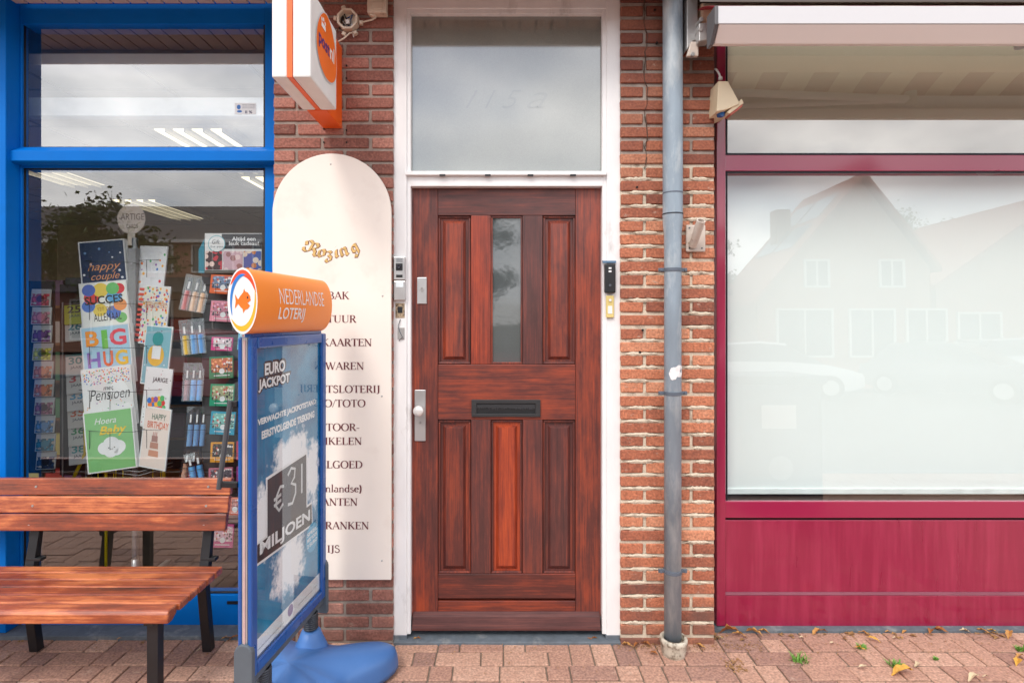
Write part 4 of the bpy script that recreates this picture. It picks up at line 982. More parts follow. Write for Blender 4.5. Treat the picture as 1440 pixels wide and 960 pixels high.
cardw = mat('card_white', (.78, .78, .77, 1), .5, var=.02)
cardp = [C(224, 60, 60), C(60, 120, 200), C(245, 180, 50), C(90, 180, 110), C(240, 130, 60), C(150, 90, 170)]
def cardf(px0, py0, px1, depth, yaw, lean, hgt):
    """local frame: x across, z up from the card's foot, front = -y"""
    w = (px1-px0)*(D0+depth)/FPX/math.cos(yaw)
    c = P((px0+px1)/2, py0, depth)
    return w, c
cards = []
def card(name, label, px0, py0, px1, yaw, base_m, depth=.40, hgt=.33, n=4, roll=0, lean=R(9), group='large greeting cards on the wire rack', cat='greeting card', stackdir=1):
    lean = R(4)
    row = round((py0-338)/58.5); depth = .47-.034*row
    roll = R(-6.5) if yaw > 0 else R(3.5)
    w, c = cardf(px0, py0, px1, depth, yaw, lean, hgt)
    t = thing(name, label, cat, (0, 0, 0), group=group)
    t.rotation_euler = (-lean, roll, yaw)
    M3 = t.rotation_euler.to_matrix()
    t.location = c-M3 @ Vector((0, 0, hgt))
    q = MB(); q.box(-w/2, w/2, 0, .003, 0, hgt); o = q.build('card', cardw, t, local=True)
    q = MB(); q.face([(-w/2+.007, -.0006, .007), (w/2-.007, -.0006, .007), (w/2-.007, -.0006, hgt-.007), (-w/2+.007, -.0006, hgt-.007)]); q.build('front_print', base_m, t, local=True)
    for k in range(1, n):
        q = MB(); q.box(-w/2+.0035*k*stackdir, w/2+.0035*k*stackdir, .004*k+.002, .004*k+.0045, 0, hgt-.001*k); q.build('card_behind', cardw, t, local=True)
    return t, w, hgt
def ctext(t, s, w, h, a, b, c, d, m, bold=0, shear=0):
    return fit_text(s, -w/2+a*w, b*h, -w/2+c*w, d*h, -.0016, m, t, bold=bold, shear=shear, local=True)
def cdisc(t, w, h, a, b, r, m, y=-.0012, name='printed_dot', rz=None):
    q = MB(); q.disc(-w/2+a*w, b*h, r, rz or r, y, 18); return q.build(name, m, t, local=True)
YL = R(10); YR_ = R(-18)
CDEP = {}
navy = mat('card_navy', C(26, 48, 88), .4, var=.15, vs=20)
copper = mat('card_copper', C(226, 156, 104), .35)
pk = lambda nm, c: mat('print_'+nm, c, .5, var=.03)
t, w, h = card('greeting_card', 'navy greeting card reading happy couple in copper script', 113, 338, 171, YL, confetti('navy_dots', C(26, 48, 88), [(.8, .8, .8, 1), C(120, 160, 200)], 26, .18, .6), roll=-R(3))
ctext(t, 'happy', w, h, .16, .44, .88, .62, copper, 0, .4); ctext(t, 'couple', w, h, .22, .28, .84, .44, copper, 0, .4)
t, w, h = card('greeting_card', 'white card with coloured balloons reading succes van allemaal', 114, 396, 174, YL, pk('paper', C(240, 240, 232)))
for a, b, r, c in ((.2, .93, .034, (86, 110, 190)), (.45, .86, .04, (236, 206, 90)), (.7, .92, .034, (110, 190, 110)), (.93, .86, .03, (220, 60, 70)), (.25, .74, .04, (226, 70, 70)), (.72, .74, .04, (100, 170, 220)), (.15, .6, .034, (90, 130, 210)), (.4, .52, .036, (240, 214, 100)), (.86, .58, .034, (244, 160, 100)), (.68, .46, .038, (90, 130, 210)), (.9, .36, .03, (120, 196, 120))):
    cdisc(t, w, h, min(max(a, .17), .83), min(b, .87), r, pk('%d_%d' % (c[0], c[1]), C(*c)), y=-.0010-.00003*b)
ctext(t, 'SUCCES', w, h, .10, .62, .9, .76, black_print, .02); ctext(t, 'van ons', w, h, .34, .5, .68, .57, mat('print_goldish', C(190, 150, 60), .5)); ctext(t, 'ALLEMAAL', w, h, .26, .33, .84, .46, black_print)
t, w, h = card('greeting_card', 'light blue card reading big hug in large coloured letters', 116, 457, 178, YL, pk('skyblue', C(168, 206, 226)))
for s_, a, c_, z0, z1, col in (('B', .1, .36, .66, .92, (240, 150, 40)), ('I', .42, .54, .6, .92, (110, 190, 80)), ('G', .58, .92, .64, .92, (226, 70, 90)), ('H', .1, .36, .3, .56, (140, 110, 190)), ('U', .42, .62, .3, .56, (236, 110, 60)), ('G', .66, .92, .3, .56, (240, 190, 50))):
    ctext(t, s_, w, h, a, z0, c_, z1, pk('l%d_%d' % (col[0], col[1]), C(*col)), .03)
t, w, h = card('greeting_card', 'white confetti card reading met pensioen in black script', 117, 516, 180, YL, cardw)
q = MB(); q.face([(-w/2+.01, -.001, h*.72), (w/2-.01, -.001, h*.72), (w/2-.01, -.001, h*.97), (-w/2+.01, -.001, h*.97)]); q.build('confetti_print', confetti('confetti_small', (.78, .78, .77, 1), cardp, 110, .42, .15), t, local=True)
q = MB(); q.face([(-w/2+.01, -.001, h*.3), (w/2-.01, -.001, h*.3), (w/2-.01, -.001, h*.46), (-w/2+.01, -.001, h*.46)]); q.build('confetti_print', confetti('confetti_sparse', (.78, .78, .77, 1), cardp, 70, .22, .4), t, local=True)
ctext(t, 'met', w, h, .42, .62, .62, .68, black_print, 0, .3); ctext(t, 'Pensioen', w, h, .14, .46, .94, .64, black_print, -.005, .3)
t, w, h = card('greeting_card', 'green card reading hoera baby with a white cloud', 120, 576, 182, YL, pk('leafgreen', C(128, 190, 120)))
ctext(t, 'Hoera', w, h, .22, .78, .66, .88, white_print, 0, .35); ctext(t, 'Baby', w, h, .3, .56, .86, .74, mat('print_yellow', C(236, 200, 50), .5), .02, .3)
for a, b, r in ((.38, .38, .034), (.52, .43, .042), (.66, .38, .036), (.5, .33, .036), (.62, .33, .03)): cdisc(t, w, h, a, b, r, white_print, y=-.0011-.0001*r*30, name='printed_cloud')
for a in (.46, .58): cdisc(t, w, h, a, .38, .003, black_print, y=-.002)
q = MB(); q.tube([(-w/2+w*(.49+.02*k), -.002, h*(.362-.012*math.sin(PI*k/3))) for k in range(4)], .001, 4); q.build('printed_smile', black_print, t, local=True)
# right column
def rc(label, px0, py0, px1, m, **k): return card('greeting_card', label, px0, py0, px1, YR_, m, stackdir=-1, roll=R(3), **k)
t, w, h = rc('white card scattered with coloured ringed dots', 192, 346, 241, confetti('ring_dots', (.76, .76, .78, 1), cardp, 30, .26, .15))
t, w, h = rc('white balloon card reading gefeliciteerd beside a striped edge', 198, 402, 245, confetti('balloon_dots', C(226, 222, 210), cardp, 52, .42, .1))
ctext(t, 'GEFELICITEERD', w, h, .1, .62, .95, .72, copper, .01)
q = MB()
for k in range(11): q.box(-w/2-.03, -w/2+.005, -.0015, 0, .01+k*.029, .024+k*.029)
q.build('striped_edge', mat('print_coral', C(226, 96, 84), .5), t, local=True)
t, w, h = rc('teal card with a yellow cake and small black dots', 201, 458, 248, confetti('teal_dots', C(126, 178, 190), [black_print.diffuse_color[:3]+(1,), C(40, 60, 80)], 34, .14, .3))
cdisc(t, w, h, .5, .78, .04, mat('print_teal', C(30, 140, 140), .5), name='printed_shape'); cdisc(t, w, h, .48, .5, .06, mat('print_mustard', C(230, 180, 60), .5), y=-.0011, name='printed_shape')
q = MB(); q.face([(-.032, -.002, h*.44), (.03, -.002, h*.44), (.03, -.002, h*.66), (-.032, -.002, h*.66)]); q.build('printed_tag', white_print, t, local=True)
t, w, h = rc('white card reading jarige with a heap of bright balloons', 201, 517, 248, confetti('jarige_bg', (.78, .78, .78, 1), [(.05, .05, .05, 1), C(200, 60, 80)], 48, .16, .4))
ctext(t, 'JARIGE', w, h, .3, .74, .86, .84, black_print, .01)
for k in range(16): cdisc(t, w, h, .22+.62*((k*37) % 16)/16, .28+.24*((k*23) % 16)/16, .016, pk('b%d' % (k % 6), cardp[k % 6]), y=-.0012-.00005*k)
t, w, h = rc('pale pink card reading happy birthday above a tiered cake', 199, 573, 246, pk('blush', C(232, 214, 204)))
ctext(t, 'HAPPY', w, h, .32, .80, .84, .90, mat('print_green_grey', C(90, 120, 100), .5), .01); ctext(t, 'BIRTHDAY', w, h, .18, .66, .96, .77, mat('print_terracotta', C(214, 100, 60), .5), .01)
for k, (b, r) in enumerate(((.2, .036), (.33, .030), (.44, .022))):
    q = MB(); q.face([(-r, -.0012-.0001*k, h*b), (r, -.0012-.0001*k, h*b), (r*.94, -.0012-.0001*k, h*(b+.10)), (-r*.94, -.0012-.0001*k, h*(b+.10))]); q.build('printed_cake', pk('cake%d' % k, C(206-20*k, 140-10*k, 110)), t, local=True)
for k in range(3):
    q = MB(); q.box(-.014+.012*k, -.011+.012*k, -.0016, -.0012, h*.54, h*.60); q.build('printed_candle', pk('candle', C(200, 90, 70)), t, local=True)
# wire pockets of the rack
for col, (pa, pb, yw) in enumerate(((112, 186, YL), (196, 252, YR_))):
    for k, py in enumerate((366, 424, 486, 548, 604)):
        q = MB(); dy = .435-.034*k
        a = P(pa-1, py, dy+ (.02 if col == 0 else .0)); b = P(pb+1, py+ (3 if col == 0 else -3), dy+(.0 if col == 0 else .05))
        q.tube([a, a.lerp(b, .5)+Vector((0, -.012, -.004)), b], .0014, 5)
        for u in (.22, .6):
            m_ = a.lerp(b, u)+Vector((0, -.010, 0)); q.tube([m_, m_+Vector((0, .0, -.10))], .0014, 5)
            q.tube([m_+Vector((0, 0, 0)), m_+Vector((.0, 0, -.001))], .0014, 5)
        q.tube([a, a+Vector((0, .1, -.01))], .0014, 5); q.tube([b, b+Vector((0, .1, -.01))], .0014, 5)
        q.build('wire_pocket', dark_metal, rk)
q = MB(); a = P(128, 656, .34); b = P(196, 663, .34); c = P(243, 650, .38)
for dz in (0, -.02): q.tube([a+Vector((0, 0, dz)), b+Vector((0, 0, dz)), c+Vector((0, 0, dz))], .002, 6)
q.build('bottom_basket', steel, rk, smooth=True)
# clear plastic shelves fronts of the rack
MB().box(PX(186, .5), PX(197, .5), .46, .50, PZ(640, .5), PZ(350, .5)).build('centre_fin', mat('grey_fin', C(150, 150, 152), .5), rk)

# yellow stand
ys = thing('yellow_stand', 'yellow tubular stand behind the left rack of number cards', 'display stand', (PX(130, .62), .62, .02))
MB().tube([P(120, 430, .56), P(120, 637, .56), P(97, 685, .56)], .010, 10).build('bent_tube', yellow_m, ys, smooth='all')
MB().tube([P(226, 640, .7), P(230, 652, .7), P(231, 690, .7)], .010, 10).build('bent_tube', yellow_m, ys, smooth='all')
MB().cyl(P(149, 655, .62), P(149, 800, .62), .008, n=10).build('upright', yellow_m, ys, smooth=True)
q = MB()
for (a, b, c, d) in ((138, 664, 160, 674), (163, 660, 173, 675), (215, 658, 226, 676)):
    for (u, v), (u2, v2) in zip(((a, b), (c, b), (c, d), (a, d)), ((c, b), (c, d), (a, d), (a, b))): q.tube([P(u, v, .6), P(u2, v2, .6)], .0028, 6)
q.build('wire_hoops', yellow_m, ys, smooth=True)

# slim rack with number cards
nr = thing('number_card_rack', 'slim wire rack holding small numbered birthday cards', 'card rack', (PX(105, .6), .62, .02))
MB().tube([P(88, 425, .62), P(88, 700, .62)], .004, 6).build('upright', steel, nr); MB().tube([P(121, 425, .62), P(121, 700, .62)], .004, 6).build('upright', steel, nr)
MB().box(PX(84, .64), PX(124, .64), .64, .65, PZ(668, .64), PZ(400, .64)).build('back_board', dk, nr)
cols = {'25': ((190, 190, 60), (90, 60, 50)), '26': ((216, 216, 210), (60, 130, 140)), '30': ((216, 214, 208), (50, 140, 140)), '31': ((216, 214, 208), (190, 60, 60)), '33': ((216, 214, 210), (60, 150, 190)), '35': ((216, 210, 200), (200, 90, 40)), '36': ((214, 216, 206), (60, 150, 90)), '38': ((212, 212, 210), (40, 150, 150))}
for k, (num, py) in enumerate((('25', 426), ('26', 450), ('30', 498), ('31', 523), ('33', 547), ('35', 571), ('36', 596), ('38', 622))):
    bgc, fc = cols[num]
    t = thing('number_card', 'small birthday card numbered %s in the slim wire rack' % {'25': '25 at the very top', '26': '26 under the yellow one', '30': '30 in teal', '31': '31 in red', '33': '33 in light blue', '35': '35 in orange', '36': '36 in green', '38': '38, lowest of the row'}[num], 'greeting card')
    wd, hg = .098, .125; t.rotation_euler = (-R(10), R(-5), R(16))
    c = P(104+k*.9, py, .56); t.location = c-t.rotation_euler.to_matrix() @ Vector((0, 0, hg))
    MB().box(-wd/2, wd/2, 0, .012, 0, hg).build('card', pk('n%s' % num, C(*bgc)), t, local=True)
    MB().box(-wd/2, wd/2, -.001, .0125, hg-.012, hg+.001).build('coloured_edge', pk('e%s' % num, C(*[int(v*.9) for v in fc])), t, local=True)
    fit_text(num, -.034, .066, .034, .108, -.0008, pk('f%s' % num, C(*fc)), t, bold=.02, local=True)
    fit_text('JAAR', -.026, .036, .03, .056, -.0008, rubber, t, bold=.01, local=True)
# far left column of small cards
lr = thing('slim_card_rack', 'narrow rack of small cards at the left window edge', 'card rack', (PX(58, .5), .5, .02))
MB().box(PX(40, .52), PX(76, .52), .52, .53, PZ(665, .52), PZ(395, .52)).build('back_board', dk, lr)
MB().cyl(P(58, 395, .55), P(58, 830, .55), .012, n=10).build('pole', steel, lr, smooth=True)
cc = [('red', (190, 70, 80)), ('pink', (200, 120, 130)), ('purple', (110, 60, 120)), ('yellow-green', (190, 196, 70)), ('coral', (214, 120, 90)), ('orange', (196, 110, 70)), ('plum', (150, 90, 110)), ('brown and blue', (90, 130, 170)), ('teal', (50, 120, 140)), ('dark blue', (40, 60, 90))]
for k, (nm, c_) in enumerate(cc):
    py = 406+k*25.5
    t = thing('small_card', 'small %s card, number %s from the top at the left window edge' % (nm, ('one', 'two', 'three', 'four', 'five', 'six', 'seven', 'eight', 'nine', 'ten')[k]), 'greeting card', group='small cards in the narrow rack')
    wd, hg = .096, .098; t.rotation_euler = (-R(8), 0, R(10)); c = P(56+k*.8, py, .47); t.location = c-Vector((0, 0, hg))
    MB().box(-wd/2, wd/2, 0, .01, 0, hg).build('card', cardw, t, local=True)
    q = MB(); q.face([(-wd/2+.003, -.0006, .003), (wd/2-.003, -.0006, .003), (wd/2-.003, -.0006, hg*.72), (-wd/2+.003, -.0006, hg*.72)]); q.build('front_print', confetti('smallcard_'+nm, C(*c_), [C(*[min(255, int(v*1.4)) for v in c_]), C(220, 210, 190), C(*[int(v*.5) for v in c_])], 60, .5, .2), t, local=True)
    q = MB(); q.disc(0, hg*.42, .020, .020, -.0012, 18); q.build('round_motif', pk('m'+nm, C(*[(min(255, int(v*1.3)) if k % 3 else int(v*.6)) for v in c_])), t, local=True)

# gift card display
gd = thing('gift_card_display', 'dark display of gift cards with a printed header board', 'display stand', (PX(320, .35), .4, .02))
MB().box(PX(284, .4), PX(372, .4), .40, .43, PZ(800, .4), PZ(384, .4)).build('back_board', mat('charcoal_board', C(58, 56, 58), .6, var=.08), gd)
for k in range(16): MB().box(PX(284, .4), PX(372, .4), .398, .3995, PZ(402+k*26, .4), PZ(400+k*26, .4)).build('groove', hole, gd)
MB().box(PX(288, .33), PX(368, .33), .33, .335, PZ(380, .33), PZ(328, .33)).build('header_board', cardw, gd)
q = MB(); q.prism([(PX(280, .34), PZ(384, .34)), (PX(288, .34), PZ(384, .34)), (PX(288, .34), PZ(336, .34)), (PX(280, .34), PZ(352, .34))], .334, .34); q.build('header_side', mat('teal_side', C(50, 130, 150), .5), gd)
q = MB(); q.box(PX(312, .33), PX(368, .33), .3285, .3298, PZ(350, .33), PZ(329, .33)); q.build('header_band', mat('header_black', C(44, 48, 54), .5), gd)
fit_text('Altijd een\nleuk cadeau!', PX(322, .328), PZ(345, .328), PX(364, .328), PZ(333, .328), .328, white_print, gd, bold=.02)
q = MB(); q.disc(PX(305, .33), PZ(343, .33), .047, .046, .3275); q.build('round_badge', pk('badge_ring', C(110, 180, 190)), gd)
q = MB(); q.disc(PX(305, .33), PZ(343, .33), .043, .042, .327); q.build('round_badge', cardw, gd)
fit_text('Gift', PX(298, .326), PZ(343, .326), PX(309, .326), PZ(337, .326), .3265, rubber, gd, bold=.01, shear=.2); fit_text('for you', PX(296, .326), PZ(349, .326), PX(313, .326), PZ(345, .326), .3265, rubber, gd)
for k, (a, b, nm, c1, c2, c3) in enumerate(((289, 312, 'photo_red', (70, 40, 40), (200, 60, 70), (230, 200, 190)), (313.5, 341, 'photo_pink', (206, 170, 180), (230, 206, 206), (160, 110, 110)), (342.5, 367, 'photo_blue', (70, 90, 160), (200, 120, 60), (230, 210, 190)))):
    q = MB(); q.face([(PX(x_, .327), .3275, PZ(y_, .327)) for x_, y_ in ((a, 379), (b, 379), (b, 353), (a, 353))]); q.build('printed_photo', confetti(nm, C(*c1), [C(*c2), C(*c3), C(*c1)], 34, .55, .1), gd)
def giftcard(label, px0, py0, px1, py1, col, col2, yaw=0, depth=.34):
    t = thing('gift_card', label, 'gift card', group='gift cards on the dark display')
    w = (px1-px0)*(D0+depth)/FPX; h = (py1-py0)*(D0+depth)/FPX
    t.location = P((px0+px1)/2, py1, depth); t.rotation_euler = (-R(6), R(random.uniform(-3, 3)), yaw)
    MB().box(-w/2, w/2, 0, .012, 0, h).build('card', pk('g%d_%d_%d' % col, C(*col)), t, local=True, bevel=.002)
    q = MB(); q.face([(-w/2+.012, -.0006, h*.28), (w/2-.005, -.0006, h*.28), (w/2-.005, -.0006, h*.92), (-w/2+.012, -.0006, h*.92)])
    q.build('printed_photo', confetti('gp%d_%d_%d' % col2, C(*col2), [C(60, 60, 70), C(230, 220, 215), C(*[min(255, v+50) for v in col2]), C(200, 90, 80)], 75, .5, .1), t, local=True)
    q = MB(); q.disc(.004, h*.33, .015, .015, -.0012, 18); q.build('round_badge', white_print, t, local=True)
    q = MB(); q.box(-w*.3, w*.36, -.0012, -.0006, h*.12, h*.155); q.build('printed_line', white_print, t, local=True)
    q = MB()
    for u in (-.28, .3): q.tube([(w*u, -.006, h*.5), (w*u, -.006, -.004), (w*u, .03, -.004)], .0014, 5)
    q.tube([(-w*.28-.02, -.006, h*.5), (w*.3+.02, -.006, h*.5)], .0014, 5); q.build('wire_pocket', dark_metal, gd, local=False) if False else None
    return t
for a in (('orange gift card at the top of the dark display', 294, 386, 329, 413, (226, 100, 40), (110, 130, 160)),
          ('rose pink gift card below the orange one', 294, 423, 329, 452, (226, 140, 160), (190, 120, 140)),
          ('magenta gift card half hidden by a glass reflection', 296, 474, 326, 493, (220, 50, 130), (216, 190, 196)),
          ('dark green gift card with an orange picture', 294, 501, 328, 532, (40, 130, 90), (196, 120, 70)),
          ('emerald gift card with a grey-green picture', 294, 540, 328, 571, (24, 150, 110), (160, 170, 130)),
          ('turquoise gift card with red and pink flowers', 294, 579, 329, 611, (30, 150, 180), (120, 180, 170)),
          ('amber gift card with a black and gold picture', 295, 622, 328, 650, (222, 150, 40), (60, 50, 44)),
          ('dusty pink gift card just above the bench back', 293, 658, 327, 682, (190, 110, 130), (90, 80, 90)),
          ('pink card with white print seen below the bench back', 295, 738, 327, 770, (206, 80, 140), (210, 170, 186)),
          ('coral gift card peeking beside the bench end', 322, 700, 336, 724, (214, 110, 90), (170, 120, 120)),
          ('salmon gift card partly behind the orange advertising roll', 333, 424, 362, 452, (230, 110, 80), (190, 150, 130)),
          ('pale blue gift card behind the advertising sign', 333, 463, 362, 492, (110, 190, 214), (170, 200, 210)),
          ('lime green gift card behind the advertising sign', 334, 500, 362, 530, (120, 190, 70), (180, 190, 110)),
          ('green gift card behind the handle bar of the advertising sign', 334, 540, 362, 568, (60, 160, 80), (140, 150, 120)),
          ('crimson gift card behind the foot of the handle bar', 332, 620, 362, 646, (180, 40, 80), (190, 120, 130)),
          ('purple gift card lowest beside the advertising sign', 332, 656, 362, 682, (140, 50, 120), (170, 120, 160))):
    giftcard(*a)
q = MB()
for py in (399, 438, 484, 517, 556, 596, 637, 672):
    for a, b in ((293, 330), (332, 365)):
        q.tube([P(a, py, .33), P(b, py, .33)], .0014, 5)
        for u in (.28, .72): q.tube([P(a+(b-a)*u, py, .33), P(a+(b-a)*u, py+16, .33), P(a+(b-a)*u, py+15, .39)], .0014, 5)
q.build('wire_pockets', dark_metal, gd)
# packs of pens
sleeve = glassmat('clear_sleeve', refl=.10, tint=(.9, .92, .93, 1))
def penpack(label, px, py, ppx, ppy, cols_, roll, depth=.36):
    t = thing('pen_pack', label, 'pen pack', group='packs of pens hung left of the gift cards')
    hgt = (ppy-py)*(D0+depth)/FPX; wd = (ppx-px)*(D0+depth)/FPX
    t.location = P((px+ppx)/2, ppy, depth); t.rotation_euler = (-R(8), R(roll), R(20))
    n = len(cols_)
    for k, c_ in enumerate(cols_):
        x = -wd/2+wd*(k+.5)/n; r = wd/n*.42
        o = MB().cyl((x, .012, .004), (x, .012, hgt*.55), r, n=12).build('pen_sleeve', pk('pen%d_%d_%d' % c_, C(*c_)), t, smooth=True, local=True)
        o = MB().cyl((x, .012, hgt*.55), (x, .012, hgt*.92), r*.8, r*.6, n=12).build('pen', mat('pen_body', C(60, 50, 56), .3, var=.2, vs=80), t, smooth=True, local=True)
        q = MB(); q.box(x-r*.3, x+r*.3, .011-r, .012-r, hgt*.6, hgt*.8); q.build('printed_tag', white_print, t, local=True)
    q = MB(); q.face([(-wd/2-.004, -.002, 0), (wd/2+.004, -.002, 0), (wd/2+.006, -.002, hgt), (-wd/2-.006, -.002, hgt)]); q.build('clear_bag', sleeve, t, local=True)
    MB().tube([(-wd/2-.01, -.01, hgt*.42), (wd/2+.01, -.01, hgt*.42)], .0014, 5).build('wire', dark_metal, t, local=True)
penpack('pen pack with peach sleeves at the top of the column', 254, 386, 284, 438, [(214, 130, 130), (240, 200, 170), (240, 196, 160)], 10)
penpack('pen pack with one yellow and two blue sleeves', 259, 448, 288, 498, [(240, 190, 40), (110, 170, 230), (90, 160, 230)], -6)
penpack('pen pack with red and bright blue sleeves', 258, 510, 282, 564, [(170, 120, 130), (90, 170, 240), (70, 160, 236)], 2)
penpack('pen pack with three light blue sleeves', 262, 572, 286, 628, [(130, 180, 230), (120, 176, 230), (110, 170, 226)], 3)
penpack('lowest left pen pack with a peach sleeve', 253, 632, 270, 678, [(230, 170, 140), (180, 70, 80)], 8)
penpack('lowest right pen pack with sky blue sleeves', 268, 636, 288, 678, [(110, 180, 236), (90, 170, 230)], -10)

# ------------------------------------------------------------------ bench
bn = thing('bench', 'varnished slatted wooden bench with black steel legs by the shop window', 'bench', (-2.22, -.3, 0))
bx = (-3.15, -1.296)
yf_, yb2 = -.523, -.10; n = 6; wd = (yb2-yf_)/n
for k in range(n):
    y0 = yf_+k*wd; z1 = .432-.001*k
    q = MB()
    if k == 0: q.prismx([(y0+.003, z1-.052), (y0, z1-.045), (y0, z1-.014), (y0+.006, z1-.003), (y0+.016, z1), (y0+wd-.008, z1), (y0+wd-.008, z1-.035), (y0+.03, z1-.052)], bx[0], bx[1]-.008)
    else: q.box(bx[0], bx[1], y0, y0+wd-.008, z1-.032, z1)
    q.build('seat_slat', bench_wood, bn, bevel=.006)
for k, (pa, pb) in enumerate(((672.5, 695.5), (698, 720.5), (723, 746))):
    y0 = -.035-.02*k
    q = MB(); q.add([], []); zt2, zb2 = PZ(pa, y0-.01), PZ(pb, y0-.02)
    q.prismx([(y0-.004, zt2), (y0-.022, zb2), (y0+.006, zb2-.004), (y0+.026, zt2-.004)], bx[0], bx[1]+.006-.002*k)
    q.build('back_slat', bench_wood, bn, bevel=.004)
for X_ in (-2.215, -1.395):
    for k, py in enumerate((684, 709, 734.5)):
        z = PZ(py, -.05); yy_ = -.035-.02*k-.013
        MB().cyl((X_, yy_-.003, z), (X_, yy_+.01, z), .0055, n=10).build('bolt', grey_metal, bn)
for X_ in (-3.04, -2.215, -1.395):
    MB().box(X_-.023, X_+.023, -.475, -.435, 0, .385).build('leg', dark_metal, bn, bevel=.003)
    q = MB(); q.add([(X_-.021+sx, yy, zz) for sx in (0, .042) for yy, zz in ((-.125, .40), (-.085, .40), (-.025, 0), (-.065, 0))], [(0, 1, 2, 3), (4, 7, 6, 5), (0, 4, 5, 1), (1, 5, 6, 2), (2, 6, 7, 3), (3, 7, 4, 0)]); q.build('leg', dark_metal, bn, bevel=.003)
    MB().box(X_-.02, X_+.02, -.50, -.075, .362, .3985).build('seat_bearer', dark_metal, bn, bevel=.002)
    q = MB(); q.add([(X_-.021+sx, yy, zz) for sx in (0, .042) for yy, zz in ((-.10, .37), (-.062, .37), (.008, .80), (-.008, .80))], [(0, 1, 2, 3), (4, 7, 6, 5), (0, 4, 5, 1), (1, 5, 6, 2), (2, 6, 7, 3), (3, 7, 4, 0)]); q.build('back_support', dark_metal, bn, bevel=.002)
    MB().box(X_-.018, X_+.05, -.085, -.05, .437, .452).build('clamp_plate', dark_metal, bn, bevel=.002)

# ------------------------------------------------------------------ advertising sign (forecourt board)
n0 = Vector(((352-X0)*1.92/FPX, 1.92-D0)); n1 = Vector(((458-X0)*2.52/FPX, 2.52-D0))
dv = n1-n0; LW = dv.length; ang = math.atan2(dv.y, dv.x)
ad = thing('advertising_sign', 'blue-framed forecourt lottery poster sign on a blue plastic base', 'sign', (n0.x, n0.y, 0), ang)
Z0, Z1 = .325, 1.511; FT = .04
navy_frame = mat('blue_frame', (.008, .085, .33, 1), .28, var=.05, coat=.4)
fw = .042
def lb(x0, x1, y0, y1, z0, z1, name, m, bev=.004, parent=None): return MB().box(x0, x1, y0, y1, z0, z1).build(name, m, parent or ad, bevel=bev, local=True)
for (a, b, c, d) in ((0, fw, Z0, Z1), (LW-fw, LW, Z0, Z1), (fw+.0005, LW-fw-.0005, Z0, Z0+fw), (fw+.0005, LW-fw-.0005, Z1-fw, Z1)):
    lb(a, b, -.004, .012, c, d, 'frame_bar', navy_frame, .007)
    lb(a, b, .032, .048, c, d, 'frame_bar', navy_frame, .007)
lb(.002, LW-.002, .0125, .0315, Z0+.002, Z1-.002, 'core', alu, 0)
lb(-.002, .003, .019, .025, Z0+.01, Z1-.01, 'edge_strip', mat('pink_strip', C(190, 160, 160), .5), 0)
# poster
m = bpy.data.materials.new('poster_print'); m.use_nodes = True; _mats['poster_print'] = m
nn = m.node_tree.nodes; ll = m.node_tree.links.new; b = nn['Principled BSDF']; b.inputs['Roughness'].default_value = .5
tcn = nn.new('ShaderNodeTexCoord').outputs['Object']
def nz(sc, det=6, ro=.6, st=(1, 1, 1)):
    mp_ = nn.new('ShaderNodeMapping'); mp_.inputs['Scale'].default_value = st; ll(tcn, mp_.inputs[0])
    t_ = nn.new('ShaderNodeTexNoise'); t_.inputs['Scale'].default_value = sc; t_.inputs['Detail'].default_value = det; t_.inputs['Roughness'].default_value = ro; ll(mp_.outputs[0], t_.inputs['Vector']); return t_.outputs['Fac']
base_r = nn.new('ShaderNodeValToRGB'); e = base_r.color_ramp.elements; e[0].position = .3; e[0].color = C(0, 88, 134); e[1].position = .72; e[1].color = C(24, 148, 192); ll(nz(5, 4), base_r.inputs[0])
def MN(op, a, b_=None, c_=None):
    q = nn.new('ShaderNodeMath'); q.operation = op
    for i, v in enumerate((a, b_, c_)):
        if v is None: continue
        if isinstance(v, (int, float)): q.inputs[i].default_value = v
        else: ll(v, q.inputs[i])
    return q.outputs[0]
sxz = nn.new('ShaderNodeSeparateXYZ'); ll(tcn, sxz.inputs[0])
def blob(cx_, cz_, rx, rz):
    dx = MN('DIVIDE', MN('SUBTRACT', sxz.outputs[0], cx_), rx); dz = MN('DIVIDE', MN('SUBTRACT', sxz.outputs[2], cz_), rz)
    return MN('SUBTRACT', 1, MN('SQRT', MN('ADD', MN('MULTIPLY', dx, dx), MN('MULTIPLY', dz, dz))))
sp_ = MN('MAXIMUM', MN('MAXIMUM', blob(.33, 1.0, .20, .15), blob(.10, .84, .08, .16)), MN('MAXIMUM', blob(.30, .60, .16, .15), blob(.50, .92, .08, .18)))
val = MN('ADD', sp_, MN('MULTIPLY', MN('SUBTRACT', nz(16, 9, .72), .5), 1.9))
val2 = MN('ADD', MN('MULTIPLY', sp_, 1.0), MN('MULTIPLY', MN('SUBTRACT', nz(60, 6, .8), .5), 3.0))
w1 = nn.new('ShaderNodeMapRange'); w1.inputs[1].default_value = .08; w1.inputs[2].default_value = .42; ll(MN('MAXIMUM', val, MN('SUBTRACT', val2, .55)), w1.inputs[0])
pm = nn.new('ShaderNodeMix'); pm.data_type = 'RGBA'; ll(w1.outputs[0], pm.inputs[0]); ll(base_r.outputs[0], pm.inputs[6]); pm.inputs[7].default_value = C(244, 246, 250)
ll(pm.outputs[2], b.inputs['Base Color'])
pz0, pz1 = Z0+.048, Z1-.036; px0_, px1_ = fw-.004, LW-fw+.004; PWd = px1_-px0_; PHt = pz1-pz0
ps0 = MB(); ps0.face([(px0_, .0118, pz0), (px1_, .0118, pz0), (px1_, .0118, pz1), (px0_, .0118, pz1)]); ps0.build('poster', m, ad, local=True)
